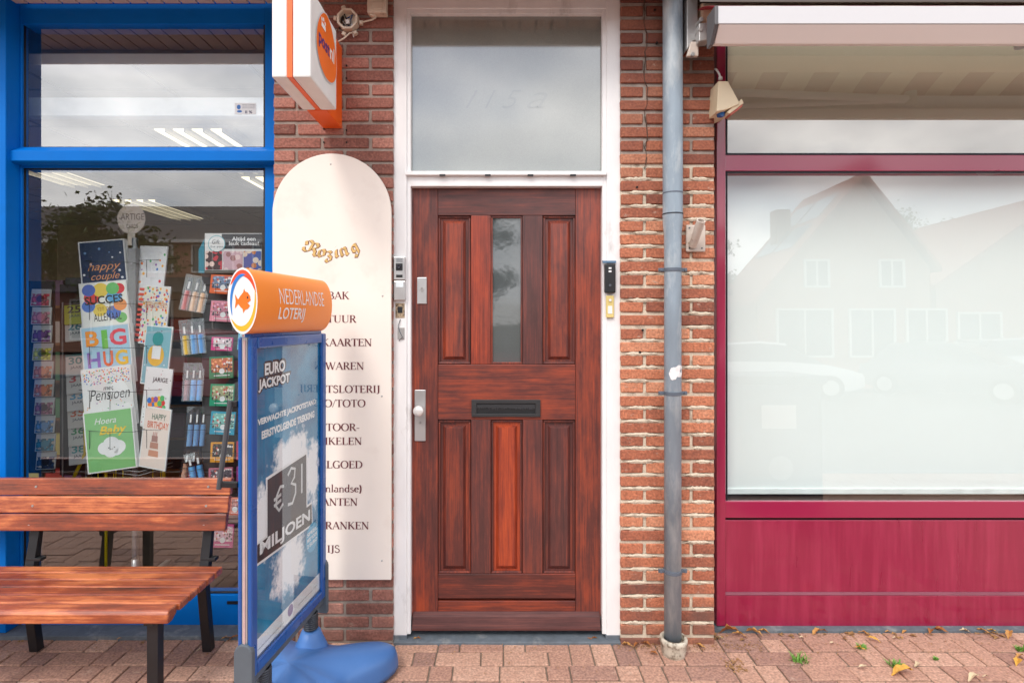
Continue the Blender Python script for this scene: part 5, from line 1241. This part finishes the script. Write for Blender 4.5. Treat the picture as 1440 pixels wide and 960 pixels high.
# what is printed on the poster: place by fractions of the poster (u right, v down)
def UV(u, v): return (px0_+u*PWd, pz1-v*PHt)
def pquad(name, pts, mm, y): q = MB(); q.face([(UV(*p)[0], y, UV(*p)[1]) for p in pts]); return q.build(name, mm, ad, local=True)
pw = mat('poster_white', C(232, 234, 236), .5); pblack = mat('poster_black', C(34, 40, 46), .5)
def slanted(s, u0, v0, u1, v1, hgt, mm, bold=.02, y=.0108, shear=.0):
    """text whose baseline runs from (u0,v0) to (u1,v1) on the poster"""
    x0, z0 = UV(u0, v0); x1, z1 = UV(u1, v1); H_ = hgt*PHt
    f = lambda x, yy, z: (x0+(x1-x0)*x, yy, z0+(z1-z0)*x+H_*z)
    return fit_text(s, 0, 0, 1, 1, y, mm, ad, bold=bold, shear=shear, local=True, warp=f)
for dx_, dz_ in ((-.012, .002), (.014, .002), (.0, -.004), (.0, .005), (.02, -.004)):
    slanted('EURO', .14+dx_, .098+dz_, .42+dx_, .094+dz_, .044, pblack, .05, y=.01125+.0001*dx_)
    slanted('JACKPOT', .06+dx_, .150+dz_, .49+dx_, .146+dz_, .046, pblack, .05, y=.01115+.0001*dx_)
slanted('EURO', .14, .098, .42, .094, .041, pw, .04); slanted('JACKPOT', .06, .150, .49, .146, .043, pw, .04)
slanted('VERWACHTE JACKPOTSTAND', .05, .262, .93, .253, .027, pw, .05); slanted('EERSTVOLGENDE TREKKING', .10, .305, .90, .298, .027, pw, .05)
pquad('printed_board_edge', [(.155, .438), (.775, .418), (.78, .66), (.155, .66)], pw, .0114)
pquad('printed_board', [(.175, .447), (.755, .428), (.76, .65), (.175, .65)], mat('poster_slate', C(52, 60, 68), .6, var=.12, vs=20), .0110)
def chalk(pts, r=.0065):
    q = MB(); q.tube([(UV(u, v)[0], .0106, UV(u, v)[1]) for u, v in pts], r, 5); q.v = [(a, .0106+(b_-.0106)*.1, c) for a, b_, c in q.v]; q.build('chalk_writing', mat('chalk', C(200, 204, 206), .9), ad, local=True)
chalk([(.40, .50), (.35, .495), (.30, .52), (.29, .555), (.33, .575), (.39, .56)]); chalk([(.26, .528), (.36, .522)]); chalk([(.26, .548), (.36, .542)])
chalk([(.46, .47), (.51, .45), (.57, .46), (.56, .49), (.51, .505), (.58, .52), (.58, .55), (.53, .58), (.46, .575)]); chalk([(.68, .455), (.68, .565)])
pquad('printed_band_edge', [(.03, .632), (.86, .625), (.87, .72), (.03, .708)], pw, .01125)
pquad('printed_band', [(.045, .640), (.85, .633), (.855, .712), (.045, .700)], pblack, .0109)
slanted('MILJOEN', .075, .692, .82, .704, .056, pw, .03, y=.0104)
q = MB(); q.disc(UV(.86, .765)[0], UV(.86, .765)[1], .058, .062, .0107); q.build('printed_disc', mat('poster_sky', C(70, 170, 210), .5), ad, local=True)
for k, s_ in enumerate(('SPEEL', 'MEE VOOR', '2 EURO')): slanted(s_, .77, .752+.022*k, .95, .748+.022*k, .015, pw, .03, y=.0102)
pquad('printed_footer', [(0, .945), (1, .935), (1, 1), (0, 1)], pw, .0114)
q = MB(); q.disc(UV(.5, .962)[0], UV(.5, .962)[1], .022, .022, .0109); q.build('printed_footer_logo', mat('poster_violet', C(120, 90, 150), .5), ad, local=True)
slanted('nederlandseloterij.nl', .05, .985, .4, .985, .008, rubber, 0); slanted('speel bewust 18+', .62, .978, .95, .978, .008, rubber, 0)
ac = MB(); ac.box(fw-.006, LW-fw+.006, .0085, .0095, Z0+fw-.006, Z1-fw+.006); ac.build('acrylic_cover', pane_acryl, ad, local=True)
# roll on top: flattened cylinder
CA, CB = .054, .112; ZC = Z1+.012+CB
def oval(n=44): return [(CA*math.cos(2*PI*k/n), CB*math.sin(2*PI*k/n)) for k in range(n)]
ov = oval(); n = len(ov); xa, xb = -.035, LW-.04; yc = .006
q = MB(); q.add([(xa, yc+y, ZC+z) for y, z in ov]+[(xb, yc+y, ZC+z) for y, z in ov], [(i, (i+1) % n, n+(i+1) % n, n+i) for i in range(n)]+[tuple(range(n, 2*n)), tuple(range(n-1, -1, -1))])
q.build('header_roll', mat('roll_orange', C(244, 140, 48), .38, var=.05, vs=3), ad, smooth=True, local=True)
def onroll(x, y, z):
    zz = max(-.98, min(.98, (z-ZC)/CB)); return (x, yc-CA*math.sqrt(1-zz*zz)-.0016, z)
fit_text('NEDERLANDSE', .11, ZC-.006, LW-.125, ZC+.052, 0, white_print, ad, bold=-.012, warp=onroll, sub=1, local=True)
fit_text('LOTERIJ', .11, ZC-.075, .31, ZC-.018, 0, white_print, ad, bold=.012, warp=onroll, sub=1, local=True)
# end badge (faces the camera side): ring, swirl and fish
EX = xa-.001
def efr(u, v, d=0): return (EX-d, yc+u*CA*-1, ZC+v*CB)     # u right as seen from the near end
def endpoly(pts, d, mm, name): q = MB(); q.face([efr(u, v, d) for u, v in pts]); return q.build(name, mm, ad, local=True)
circ = lambda r, k0=0, k1=360, s=6: [(r*math.cos(R(a)), r*math.sin(R(a))) for a in range(k0, k1, s)]
endpoly(circ(1.0), .001, white_print, 'badge_rim')
def ringseg(r0, r1, a0, a1, d, mm, name):
    q = MB(); N = 24; vs = []
    for i in range(N+1):
        t = i/N; a = R(a0+(a1-a0)*t); ta = math.sin(PI*t)**.6
        rm = r1; ri = r1-(r1-r0)*ta
        vs += [efr(rm*math.cos(a), rm*math.sin(a), d), efr(ri*math.cos(a), ri*math.sin(a), d)]
    q.add(vs, [(2*i, 2*i+2, 2*i+3, 2*i+1) for i in range(N)]); q.build(name, mm, ad, local=True)
ringseg(.74, .94, 15, 150, .002, mat('swirl_red', C(226, 70, 30), .4), 'badge_swirl')
ringseg(.66, .82, 75, 215, .0022, mat('swirl_blue', C(40, 120, 200), .4), 'badge_swirl')
ringseg(.74, .92, 215, 385, .0021, mat('swirl_yellow', C(246, 170, 40), .4), 'badge_swirl')
fish = [(.56,.02),(.50,.16),(.36,.26),(.2,.28),(.12,.38),(.06,.26),(-.12,.16),(-.28,.04),(-.5,.22),(-.44,0),(-.5,-.24),(-.28,-.08),(-.1,-.2),(.02,-.24),(.06,-.38),(.18,-.27),(.36,-.24),(.52,-.14),(.34,-.06)]
endpoly(fish, .0026, mat('fish_orange', C(236, 112, 20), .4), 'badge_fish')
endpoly([(.36+.05*math.cos(R(a)), .1+.04*math.sin(R(a))) for a in range(0, 360, 30)], .003, black_print, 'badge_fish_eye')
lb(.02, LW-.02, .010, .034, Z1-.002, Z1+.02, 'roll_cradle', navy_frame, .003)
# side handle bar on the left face, clips, springs, base
lb(-.004, .012, .048, .075, 1.27, 1.29, 'handle_bracket', dark_metal, .002); lb(-.004, .012, .048, .11, .99, 1.01, 'handle_bracket', dark_metal, .002)
MB().tube([(-.002, .072, 1.29), (-.002, .115, .985)], .009, 8).build('handle_bar', mat('grey_bar', C(70, 72, 76), .5), ad, smooth=True, local=True)
for xx in (-.010, LW-.014):
    q = MB(); q.prismx([(.022+.034*math.cos(R(a)), (.42 if xx < 0 else .46)+.034*math.sin(R(a))) for a in range(0, 181, 20)]+[(-.012, .25), (.056, .25)], xx, xx+.022); q.build('rubber_clip', rubber, ad, bevel=.004, local=True)
lb(.0, LW, .006, .038, Z0-.03, Z0-.001, 'lower_channel', rubber, .004)
for xx in (.12, LW-.10):
    q = MB(); pts_ = [(xx+.026*math.cos(t), .022+.026*math.sin(t), .230+.068*t/(2*PI*8)) for t in [2*PI*8*k/128 for k in range(129)]]
    q.tube(pts_, .0048, 6); q.build('spring', mat('spring_steel', C(70, 74, 80), .4, metal=.5), ad, smooth='all', local=True)
    MB().lathe([(.017, .19), (.017, .30)], (xx, .022, 0), 16).build('spring_core', black_plastic, ad, smooth=True, local=True)
    MB().lathe([(.078, .13), (.064, .165), (.050, .195), (.040, .222), (.028, .226)], (xx, .022, 0), 24).build('spring_boot', blue_plastic, ad, smooth='all', local=True)
# base: moulded dome with two side lobes
q = MB(); NU, NV = 96, 16; HX, HY = 1, 1; cxb = LW/2
vs = []
for j in range(NV+1):
    s_ = j/NV
    for i in range(NU):
        a = 2*PI*i/NU; ca, sa = math.cos(a), math.sin(a)
        rr = .215+.215*abs(math.sin(2*a))**4.5+.075*ca*ca
        waist = 1
        if s_ < .72:
            t = s_/.72; r = t; z = .158-.060*t**2.2 + .020*math.exp(-((t*rr*sa)**2)/.02)*0
            z = .206-.080*t**1.5-.020*(t**2)*abs(ca*sa)*2
        else:
            t = (s_-.72)/.28; r = 1+.05*math.sin(t*PI/2); z0_ = .126-.020*abs(ca*sa)*2; z = z0_*(1-t)**1.0+.018*t
            r = 1+.045*math.sin(t*PI*.6)
        vs.append((cxb+HX*r*rr*ca*waist, .022+HY*r*rr*sa*waist, max(.018, z)))
fs = [(j*NU+i, j*NU+(i+1) % NU, (j+1)*NU+(i+1) % NU, (j+1)*NU+i) for j in range(NV) for i in range(NU)]
fs.append(tuple(NV*NU+i for i in range(NU)))
q.add(vs, fs); q.build('base', blue_plastic, ad, smooth='all', local=True)
for a in (45, 135, 225, 315):
    MB().cyl((cxb+.39*math.cos(R(a)), .022+.39*math.sin(R(a)), 0), (cxb+.39*math.cos(R(a)), .022+.39*math.sin(R(a)), .022), .03, n=14).build('foot', black_plastic, ad, local=True)

# ------------------------------------------------------------------ leaves and weeds
leaf_ms = [mat('leaf_tan', C(186, 136, 76), .7, var=.25, vs=60), mat('leaf_brown', C(150, 92, 44), .7, var=.25, vs=60), mat('leaf_yellow', C(196, 148, 60), .7, var=.25, vs=60), mat('leaf_pale', C(196, 176, 144), .7, var=.2, vs=60)]
def leafmesh(L_, W_, curl, seed):
    rs = random.Random(seed); n = 9; q = MB(); vs = []; W_ *= .8
    for i in range(n+1):
        t = i/n; ww = W_*math.sin(PI*min(1, t*1.03+.02))**.8*rs.uniform(.55, 1.15); x = L_*(t-.5); z = curl*math.sin(PI*t)+.004+rs.uniform(0, .004)
        vs += [(x, -ww, z+ww*rs.uniform(.2, 1.3)), (x, 0, z), (x, ww, z+ww*rs.uniform(.1, .7))]
    fs = []
    for i in range(n): fs += [(3*i, 3*i+1, 3*i+4, 3*i+3), (3*i+1, 3*i+2, 3*i+5, 3*i+4)]
    q.add(vs, fs); return q
leafsp = [(1027, 892, .085, 1, 'broad brown curled leaf in the corner between pier and red shopfront'), (1040, 896, .06, 0, 'thin tan leaf touching the broad brown leaf'), (1013, 901, .04, 3, 'pale round leaf at the foot of the pier corner'),
 (1060, 893, .07, 0, None), (1074, 891, .05, 0, None), (1148, 884, .06, 0, None), (1158, 887, .04, 1, None), (1215, 893, .05, 0, 'curled tan leaf on open paving'), (1228, 901, .055, 2, None), (1170, 906, .03, 3, None), (1127, 898, .025, 3, None), (1210, 915, .05, 2, 'yellow leaf lying over a green weed'),
 (1214, 940, .045, 3, None), (1258, 899, .025, 3, None), (1248, 884, .03, 0, None), (1272, 883, .03, 0, None), (1308, 883, .06, 1, None), (1322, 885, .07, 1, 'crumpled rust-coloured leaf against the crimson panelling'), (1357, 882, .05, 3, None), (1380, 884, .06, 0, None), (1395, 883, .05, 2, None), (1419, 894, .07, 0, 'long tan leaf at the right edge of the paving'),
 (1270, 948, .10, 2, 'long golden curled leaf at the bottom right of the paving'), (1290, 937, .05, 3, None), (1368, 955, .07, 3, 'white scrap-like leaf at the bottom of the paving'), (1387, 954, .03, 3, None), (1430, 932, .06, 2, None), (1435, 926, .05, 0, None), (588, 892, .035, 1, 'crumpled leaf in the left corner of the doorstep'), (584, 896, .03, 0, None), (836, 891, .035, 1, 'brown leaf in the right corner of the doorstep'), (829, 889, .03, 1, None),
 (882, 909, .05, 0, None), (895, 909, .045, 1, None), (909, 908, .05, 1, None), (985, 911, .05, 0, 'yellow leaf beside the clay collar of the downpipe'), (168, 898, .025, 0, None), (281, 916, .03, 3, None), (330, 886, .06, 1, 'dry leaves behind the bench leg by the blue panel'), (318, 885, .05, 0, None), (920, 921, .04, 1, None)]
ORD = ('first', 'second', 'third', 'fourth', 'fifth', 'sixth', 'seventh', 'eighth', 'ninth', 'tenth', 'eleventh', 'twelfth', 'thirteenth')
def zone(px, py):
    if px > 1006: return 'along the red shopfront foot' if py < 894 else 'on open paving before the red shopfront'
    if px > 868: return 'at the downpipe pier foot'
    return 'beside the doorstep' if px > 560 else 'on paving near the bench'
zl = {}
for q_ in sorted((l_ for l_ in leafsp if l_[4] is None), key=lambda l_: l_[0]): zl.setdefault(zone(q_[0], q_[1]), []).append(q_[:2])
def leaflabel(px, py, mi):
    z_ = zone(px, py); return '%s leaf %s, %s small one from left' % (('tan', 'brown', 'yellow', 'pale')[mi], z_, ORD[zl[z_].index((px, py))])
for k, (px, py, L_, mi, lab) in enumerate(leafsp):
    dep = EYE*FPX/(py-H0)-D0; dep = min(dep, .03 if px < 1006 else .095); x = (px-X0)*(D0+dep)/FPX
    L_ *= 1.3 if px < 1090 and px > 1000 else 1.1; q = leafmesh(L_, L_*.26, L_*.18, k); o = q.build('fallen_leaf', leaf_ms[mi], local=True); o.location = (x, dep, .001); o.rotation_euler = (R(random.uniform(-12, 12)), R(random.uniform(-12, 12)), R(random.uniform(-50, 50)))
    if px < 575 and dep > -.02: o.location.y = dep
    tag(o, lab or leaflabel(px, py, mi), 'leaf', 'fallen leaves on the paving')
lit = MB(); rs = random.Random(3)
def crumb(x, y, s_, z=0.003):
    a = rs.uniform(0, 6.3); c, s = math.cos(a)*s_, math.sin(a)*s_
    lit.add([(x+c, y+s, z), (x-s*.6, y+c*.6, z+s_*.4), (x-c, y-s, z), (x+s*.6, y-c*.6, z+s_*.5)], [(0, 1, 2), (0, 2, 3), (0, 3, 1), (1, 3, 2)])
for k in range(900):
    x = rs.uniform(-2.4, 2.7); y = -abs(rs.gauss(0, .10))+.02
    if rs.random() < .35: x = rs.uniform(.55, 1.25); y = -abs(rs.gauss(0, .03))
    crumb(x, y, rs.uniform(.0015, .006))
for k in range(230):
    x = rs.uniform(1.08, 2.7) if rs.random() < .8 else rs.uniform(-2.4, -1.1)
    crumb(x+.12*math.sin(x*9), .095-abs(rs.gauss(0, .03)) if x > 0 else .03-abs(rs.gauss(0, .012)), rs.uniform(.002, .006)+(rs.random() < .2)*rs.uniform(.004, .014))
for k in range(90): crumb(PX(345+rs.random()*20) if k < 1 else PX(rs.uniform(1000, 1025)), rs.uniform(-.22, -.12), rs.uniform(.003, .008))
for k in range(260): crumb(rs.uniform(-2.2, 2.4), rs.uniform(-.6, 0), rs.uniform(.001, .004))
lo = lit.build('leaf_litter', mat('litter', C(150, 112, 70), .8, var=.5, vs=60)); lo['kind'] = 'stuff'
weed_m = mat('weed_green', C(104, 150, 60), .6, var=.3, vs=80)
for px, py, s_, lab in ((1125, 930, .065, 'bright green grass tuft in the paving before the red panel'), (1211, 911, .035, 'small green weed under a yellow leaf'), (1258, 936, .045, 'green weed beside the long golden leaf'), (1436, 914, .04, 'green weed at the right edge of the paving'), (1316, 927, .02, 'tiny weed sprout between two paving bricks')):
    dep = EYE*FPX/(py-H0)-D0; x = (px-X0)*(D0+dep)/FPX; q = MB(); rs = random.Random(px)
    for k in range(46):
        a = rs.uniform(0, 6.28); l_ = s_*rs.uniform(.4, 1); b = rs.uniform(.2, 1.1); bx_, by_ = x+rs.uniform(-s_, s_)*.5, dep+rs.uniform(-s_, s_)*.25
        tx, ty, tz = bx_+math.cos(a)*l_*math.sin(b), by_+math.sin(a)*l_*math.sin(b), l_*math.cos(b)*.8
        ww = .0024; px_, py_ = -math.sin(a)*ww, math.cos(a)*ww
        mx_, my_, mz_ = (bx_+tx)/2, (by_+ty)/2, tz*.75
        q.add([(bx_-px_, by_-py_, 0), (bx_+px_, by_+py_, 0), (mx_+px_, my_+py_, mz_), (mx_-px_, my_-py_, mz_), (tx, ty, tz)], [(0, 1, 2, 3), (3, 2, 4)])
    tag(q.build('weed', weed_m), lab, 'weed')

# ------------------------------------------------------------------ across the street (seen in the windows)
def house_wall(q, x0, x1, y, z0, z1): q.box(x0, x1, y-.3, y, z0, z1)
brk = mat('far_brick', C(150, 104, 84), .9, var=.15, vs=3); brk2 = mat('far_brick_dark', C(120, 80, 66), .9, var=.15, vs=3)
tile = mat('roof_tiles', C(150, 84, 62), .8, var=.25, vs=6, stretch=(1, 1, 4)); tile_d = mat('roof_tiles_dark', C(62, 52, 52), .7, var=.25, vs=6)
far_glass = mat('far_window_glass', (.05, .06, .07, 1), .1); trim = mat('far_trim', (.55, .55, .54, 1), .5)
panel_m = mat('solar_panel', C(60, 80, 110), .15)
def window(parent, x, y, z, w, h, front=1):
    f = MB()
    for a, b, c, d in ((x, x+w, z, z+.08), (x, x+w, z+h-.08, z+h), (x, x+.08, z+.08, z+h-.08), (x+w-.08, x+w, z+.08, z+h-.08), (x+w/2-.03, x+w/2+.03, z+.08, z+h-.08)): f.box(a, b, y, y+.08, c, d)
    fo = f.build('window', trim, parent); MB().box(x+.05, x+w-.05, y+.01, y+.03, z+.05, z+h-.05).build('pane', far_glass, fo)
def gable(label, x0, xa, x1, zl, za, zr, y, depth, m, roofm, solar=False):
    t = thing('house', label, 'house', ((x0+x1)/2, y, 0))
    q = MB(); pts = [(x0, 0), (x1, 0), (x1, zr), (xa, za), (x0, zl)]
    q.prism([(p[0], p[1]) for p in pts], y-depth, y); q.build('wall', m, t)
    for (a, za_), (b, zb_) in (((x0-.25, zl-.2), (xa, za+.12)), ((x1+.25, zr-.2), (xa, za+.12))):
        q = MB(); q.add([(a, y+.3, za_), (b, y+.3, zb_), (b, y-depth, zb_), (a, y-depth, za_), (a, y+.3, za_+.18), (b, y+.3, zb_+.18), (b, y-depth, zb_+.18), (a, y-depth, za_+.18)], [(0, 1, 2, 3), (4, 7, 6, 5), (0, 4, 5, 1), (1, 5, 6, 2), (2, 6, 7, 3), (3, 7, 4, 0)])
        ro = q.build('roof', roofm, t)
        if solar and a < b:
            for i in range(2):
                for j in range(2):
                    u0, u1 = .42+i*.24, .62+i*.24; v0, v1 = .4+j*1.7, 1.9+j*1.7
                    L_ = lambda u: (a+(b-a)*u, za_+(zb_-za_)*u+.26)
                    (xa_, zz0), (xb_, zz1) = L_(u0), L_(u1)
                    q = MB(); q.add([(xa_, y-v0, zz0), (xb_, y-v0, zz1), (xb_, y-v1, zz1), (xa_, y-v1, zz0)], [(0, 1, 2, 3)]); q.build('solar_panel', panel_m, ro)
    return t
HY_ = -18.5
h1 = gable('tall gabled brick house with solar panels across the street', 9.9, 14.0, 16.6, 2.9, 7.55, 4.2, HY_, 4.2, brk, tile, True)
for x, z, w_, h_ in ((10.6, .7, 2.2, 1.9), (13.4, .7, 1.8, 1.9), (15.6, .7, 1.6, 1.9), (11.7, 3.4, 1.0, 1.1), (14.6, 3.4, 1.0, 1.1)): window(h1, x, HY_, z, w_, h_)
MB().box(11.9, 12.5, HY_-3, HY_-2.4, 5, 7.0).build('chimney', brk2, h1)
h2 = gable('low brick house with a wide red roof across the street', 17.6, 23, 29, 3.6, 7.2, 3.6, HY_-1, 8, brk, tile)
for x in (18.4, 21.5, 25): window(h2, x, HY_-1, .7, 1.8, 1.8)
h3 = gable('narrow dark brick house left of the tall gabled house', 2.6, 6.0, 9.2, 3.4, 6.4, 3.4, HY_-1.5, 8, brk2, tile_d)
for x in (3.4, 6.6): window(h3, x, HY_-1.5, .7, 1.8, 1.8)
t = thing('house', 'long terraced brick row with dark tiled roof across the street', 'house', (-16, HY_-6, 0))
yy = HY_-6
MB().box(-28, -4, yy-8, yy, 0, 5.6).build('wall', brk, t)
q = MB(); q.prismx([(yy+.5, 5.5), (yy-4, 8.0), (yy-8.5, 5.5)], -28.2, -3.8); q.build('roof', tile_d, t)
q = MB(); q.prismx([(yy+1.5, 2.9), (yy, 3.7), (yy, 2.9)], -28, -4); q.build('porch_roof', tile_d, t)
for k in range(8):
    window(t, -27.3+k*3, yy, 3.9, 2.1, 1.4); window(t, -27.3+k*3, yy, .6, 2.1, 2.0)
MB().box(-28.2, -3.8, yy, yy+.5, 5.35, 5.5).build('gutter', trim, t)
# trees
def tree(label, x, y, h, r, seed, m, group='street trees'):
    rs = random.Random(seed); t = thing('tree', label, 'tree', (x, y, 0), group=group)
    q = MB(); q.cyl((x, y, 0), (x+.1, y, h*.45), .16, .10, 10)
    for k in range(7):
        a = rs.uniform(0, 6.28); q.cyl((x+.1, y, h*(.35+.03*k)), (x+.1+math.cos(a)*r*.6, y+math.sin(a)*r*.6, h*(.55+.05*k)), .06, .02, 6)
    q.build('trunk', mat('bark', C(84, 70, 56), .9, var=.3, vs=12), t)
    q = MB()
    clumps = [(x+rs.gauss(0, r*.42), y+rs.gauss(0, r*.42), h*.68+rs.gauss(0, h*.13)) for _ in range(26)]
    for k in range(7500):
        c = rs.choice(clumps); s_ = .07*rs.uniform(.7, 1.5)
        p = Vector((c[0]+rs.gauss(0, r*.17), c[1]+rs.gauss(0, r*.17), c[2]+rs.gauss(0, r*.13)))
        u = Vector((rs.gauss(0, 1), rs.gauss(0, 1), rs.gauss(0, 1))).normalized(); v = u.orthogonal().normalized()
        q.add([p+u*s_, p+v*s_*.6, p-u*s_, p-v*s_*.6], [(0, 1, 2, 3)])
    o = q.build('crown', m, t)
lf = mat('foliage', C(92, 104, 44), .6, var=.5, vs=3)
tree('full street tree opposite the card shop', -12.2, -13.8, 5.4, 1.7, 1, lf)
tree('young street tree opposite the front door', -1.2, -14.2, 5.2, 1.2, 2, lf)
tree('bushy tree between two houses across the street', 8.8, -22, 5.5, 1.5, 3, lf)
tree('tall tree behind the low house', 24, -28, 8, 2.4, 4, lf)
# cars
def car(label, x, y, rz, paint, L_=4.2):
    t = thing('parked_car', label, 'car', (x, y, -.1 if y > -13 else 0), R(rz), group='cars parked across the street')
    st_ = [(-2.1, .55, .62, .70), (-2.0, .3, .82, .82), (-1.6, .22, .92, .86), (-.9, .2, .95, .87), (.3, .2, .95, .87), (1.2, .2, .88, .86), (1.8, .24, .74, .80), (2.08, .34, .60, .68)]
    q = MB(); vs = []
    for xx, zb_, zt2, hw in st_: vs += [(xx, -hw*.94, zb_), (xx, -hw, (zb_+zt2)/2), (xx, -hw*.93, zt2), (xx, hw*.93, zt2), (xx, hw, (zb_+zt2)/2), (xx, hw*.94, zb_)]
    fs = [(i*6+k, i*6+(k+1) % 6, (i+1)*6+(k+1) % 6, (i+1)*6+k) for i in range(len(st_)-1) for k in range(6)]+[tuple(range(5, -1, -1)), tuple(range(42, 48))]
    q.add(vs, fs); q.build('body', paint, t, bevel=.04, local=True, smooth=True)
    def cab(st2, name, mm, e=0):
        q = MB(); vs = []
        for xx, zb_, zt2, hb, ht in st2: vs += [(xx, -hb-e, zb_), (xx, -ht-e, zt2), (xx, ht+e, zt2), (xx, hb+e, zb_)]
        q.add(vs, [(i*4+k, i*4+(k+1) % 4, (i+1)*4+(k+1) % 4, (i+1)*4+k) for i in range(len(st2)-1) for k in range(4)]+[(3, 2, 1, 0), tuple(range(4*len(st2)-4, 4*len(st2)))]); q.build(name, mm, t, local=True, bevel=.02)
    cab([(-1.75, .88, .95, .78, .7), (-1.35, .9, 1.38, .8, .62), (-.3, .92, 1.44, .8, .62), (.35, .92, 1.36, .8, .62), (1.15, .86, .9, .78, .7)], 'glasshouse', far_glass)
    cab([(-1.3, 1.37, 1.42, .64, .6), (-.3, 1.42, 1.48, .64, .6), (.3, 1.36, 1.42, .64, .6)], 'roof', paint, .01)
    for wx in (-1.3, 1.25):
        for sy in (-1, 1):
            w_ = MB().cyl((wx, sy*.68, .31), (wx, sy*.88, .31), .31, n=20).build('wheel', mat('tyre', (.02, .02, .02, 1), .8), t, local=True, smooth=True)
            MB().cyl((wx, sy*.87, .31), (wx, sy*.895, .31), .19, n=16).build('rim', alu, w_, local=True)
    for sy in (-1, 1):
        MB().box(1.86, 2.02, sy*.45, sy*.72, .56, .68).build('headlight', mat('lamp_glass', (.8, .82, .84, 1), .1), t, local=True, bevel=.02)
        MB().box(-2.07, -1.98, sy*.5, sy*.76, .66, .8).build('tail_light', mat('tail_red', C(150, 20, 20), .2), t, local=True, bevel=.02)
    MB().box(2.05, 2.10, -.26, .26, .36, .46).build('number_plate', white_print, t, local=True)
car('white hatchback parked across the street', 7.3, -12.2, 15, mat('car_white', (.75, .76, .78, 1), .2, coat=1, var=0))
car('dark grey hatchback facing the shops', 11.9, -11.6, 60, mat('car_grey', (.12, .13, .14, 1), .2, coat=1, var=0))
car('silver estate car parked by the low house', 15.4, -13.6, 0, mat('car_silver', (.5, .52, .55, 1), .2, metal=.4, coat=1, var=0))
car('red car parked nearest to the card shop', -6.1, -8.6, 8, mat('car_red', C(150, 20, 34), .2, coat=1, var=0))
# grey litter container on the pavement, behind the photographer's right
bi = thing('waste_container', 'grey-blue waste container with a paper notice on the pavement', 'container', (2.3, -1.75, 0))
MB().box(1.95, 2.62, -2.1, -1.55, 0.02, 1.12).build('body', mat('container_grey', C(86, 100, 116), .5), bi, bevel=.03, seg=3)
MB().box(1.92, 2.65, -2.13, -1.52, 1.10, 1.17).build('lid', mat('container_lid', C(60, 70, 84), .5), bi, bevel=.02)
MB().box(2.12, 2.40, -1.5495, -1.546, .74, .93).build('notice', white_print, bi)
q = MB(); q.disc(2.27, .42, .1, .1, -1.5465); q.build('round_emblem', mat('emblem_pale', C(170, 180, 186), .5), bi)
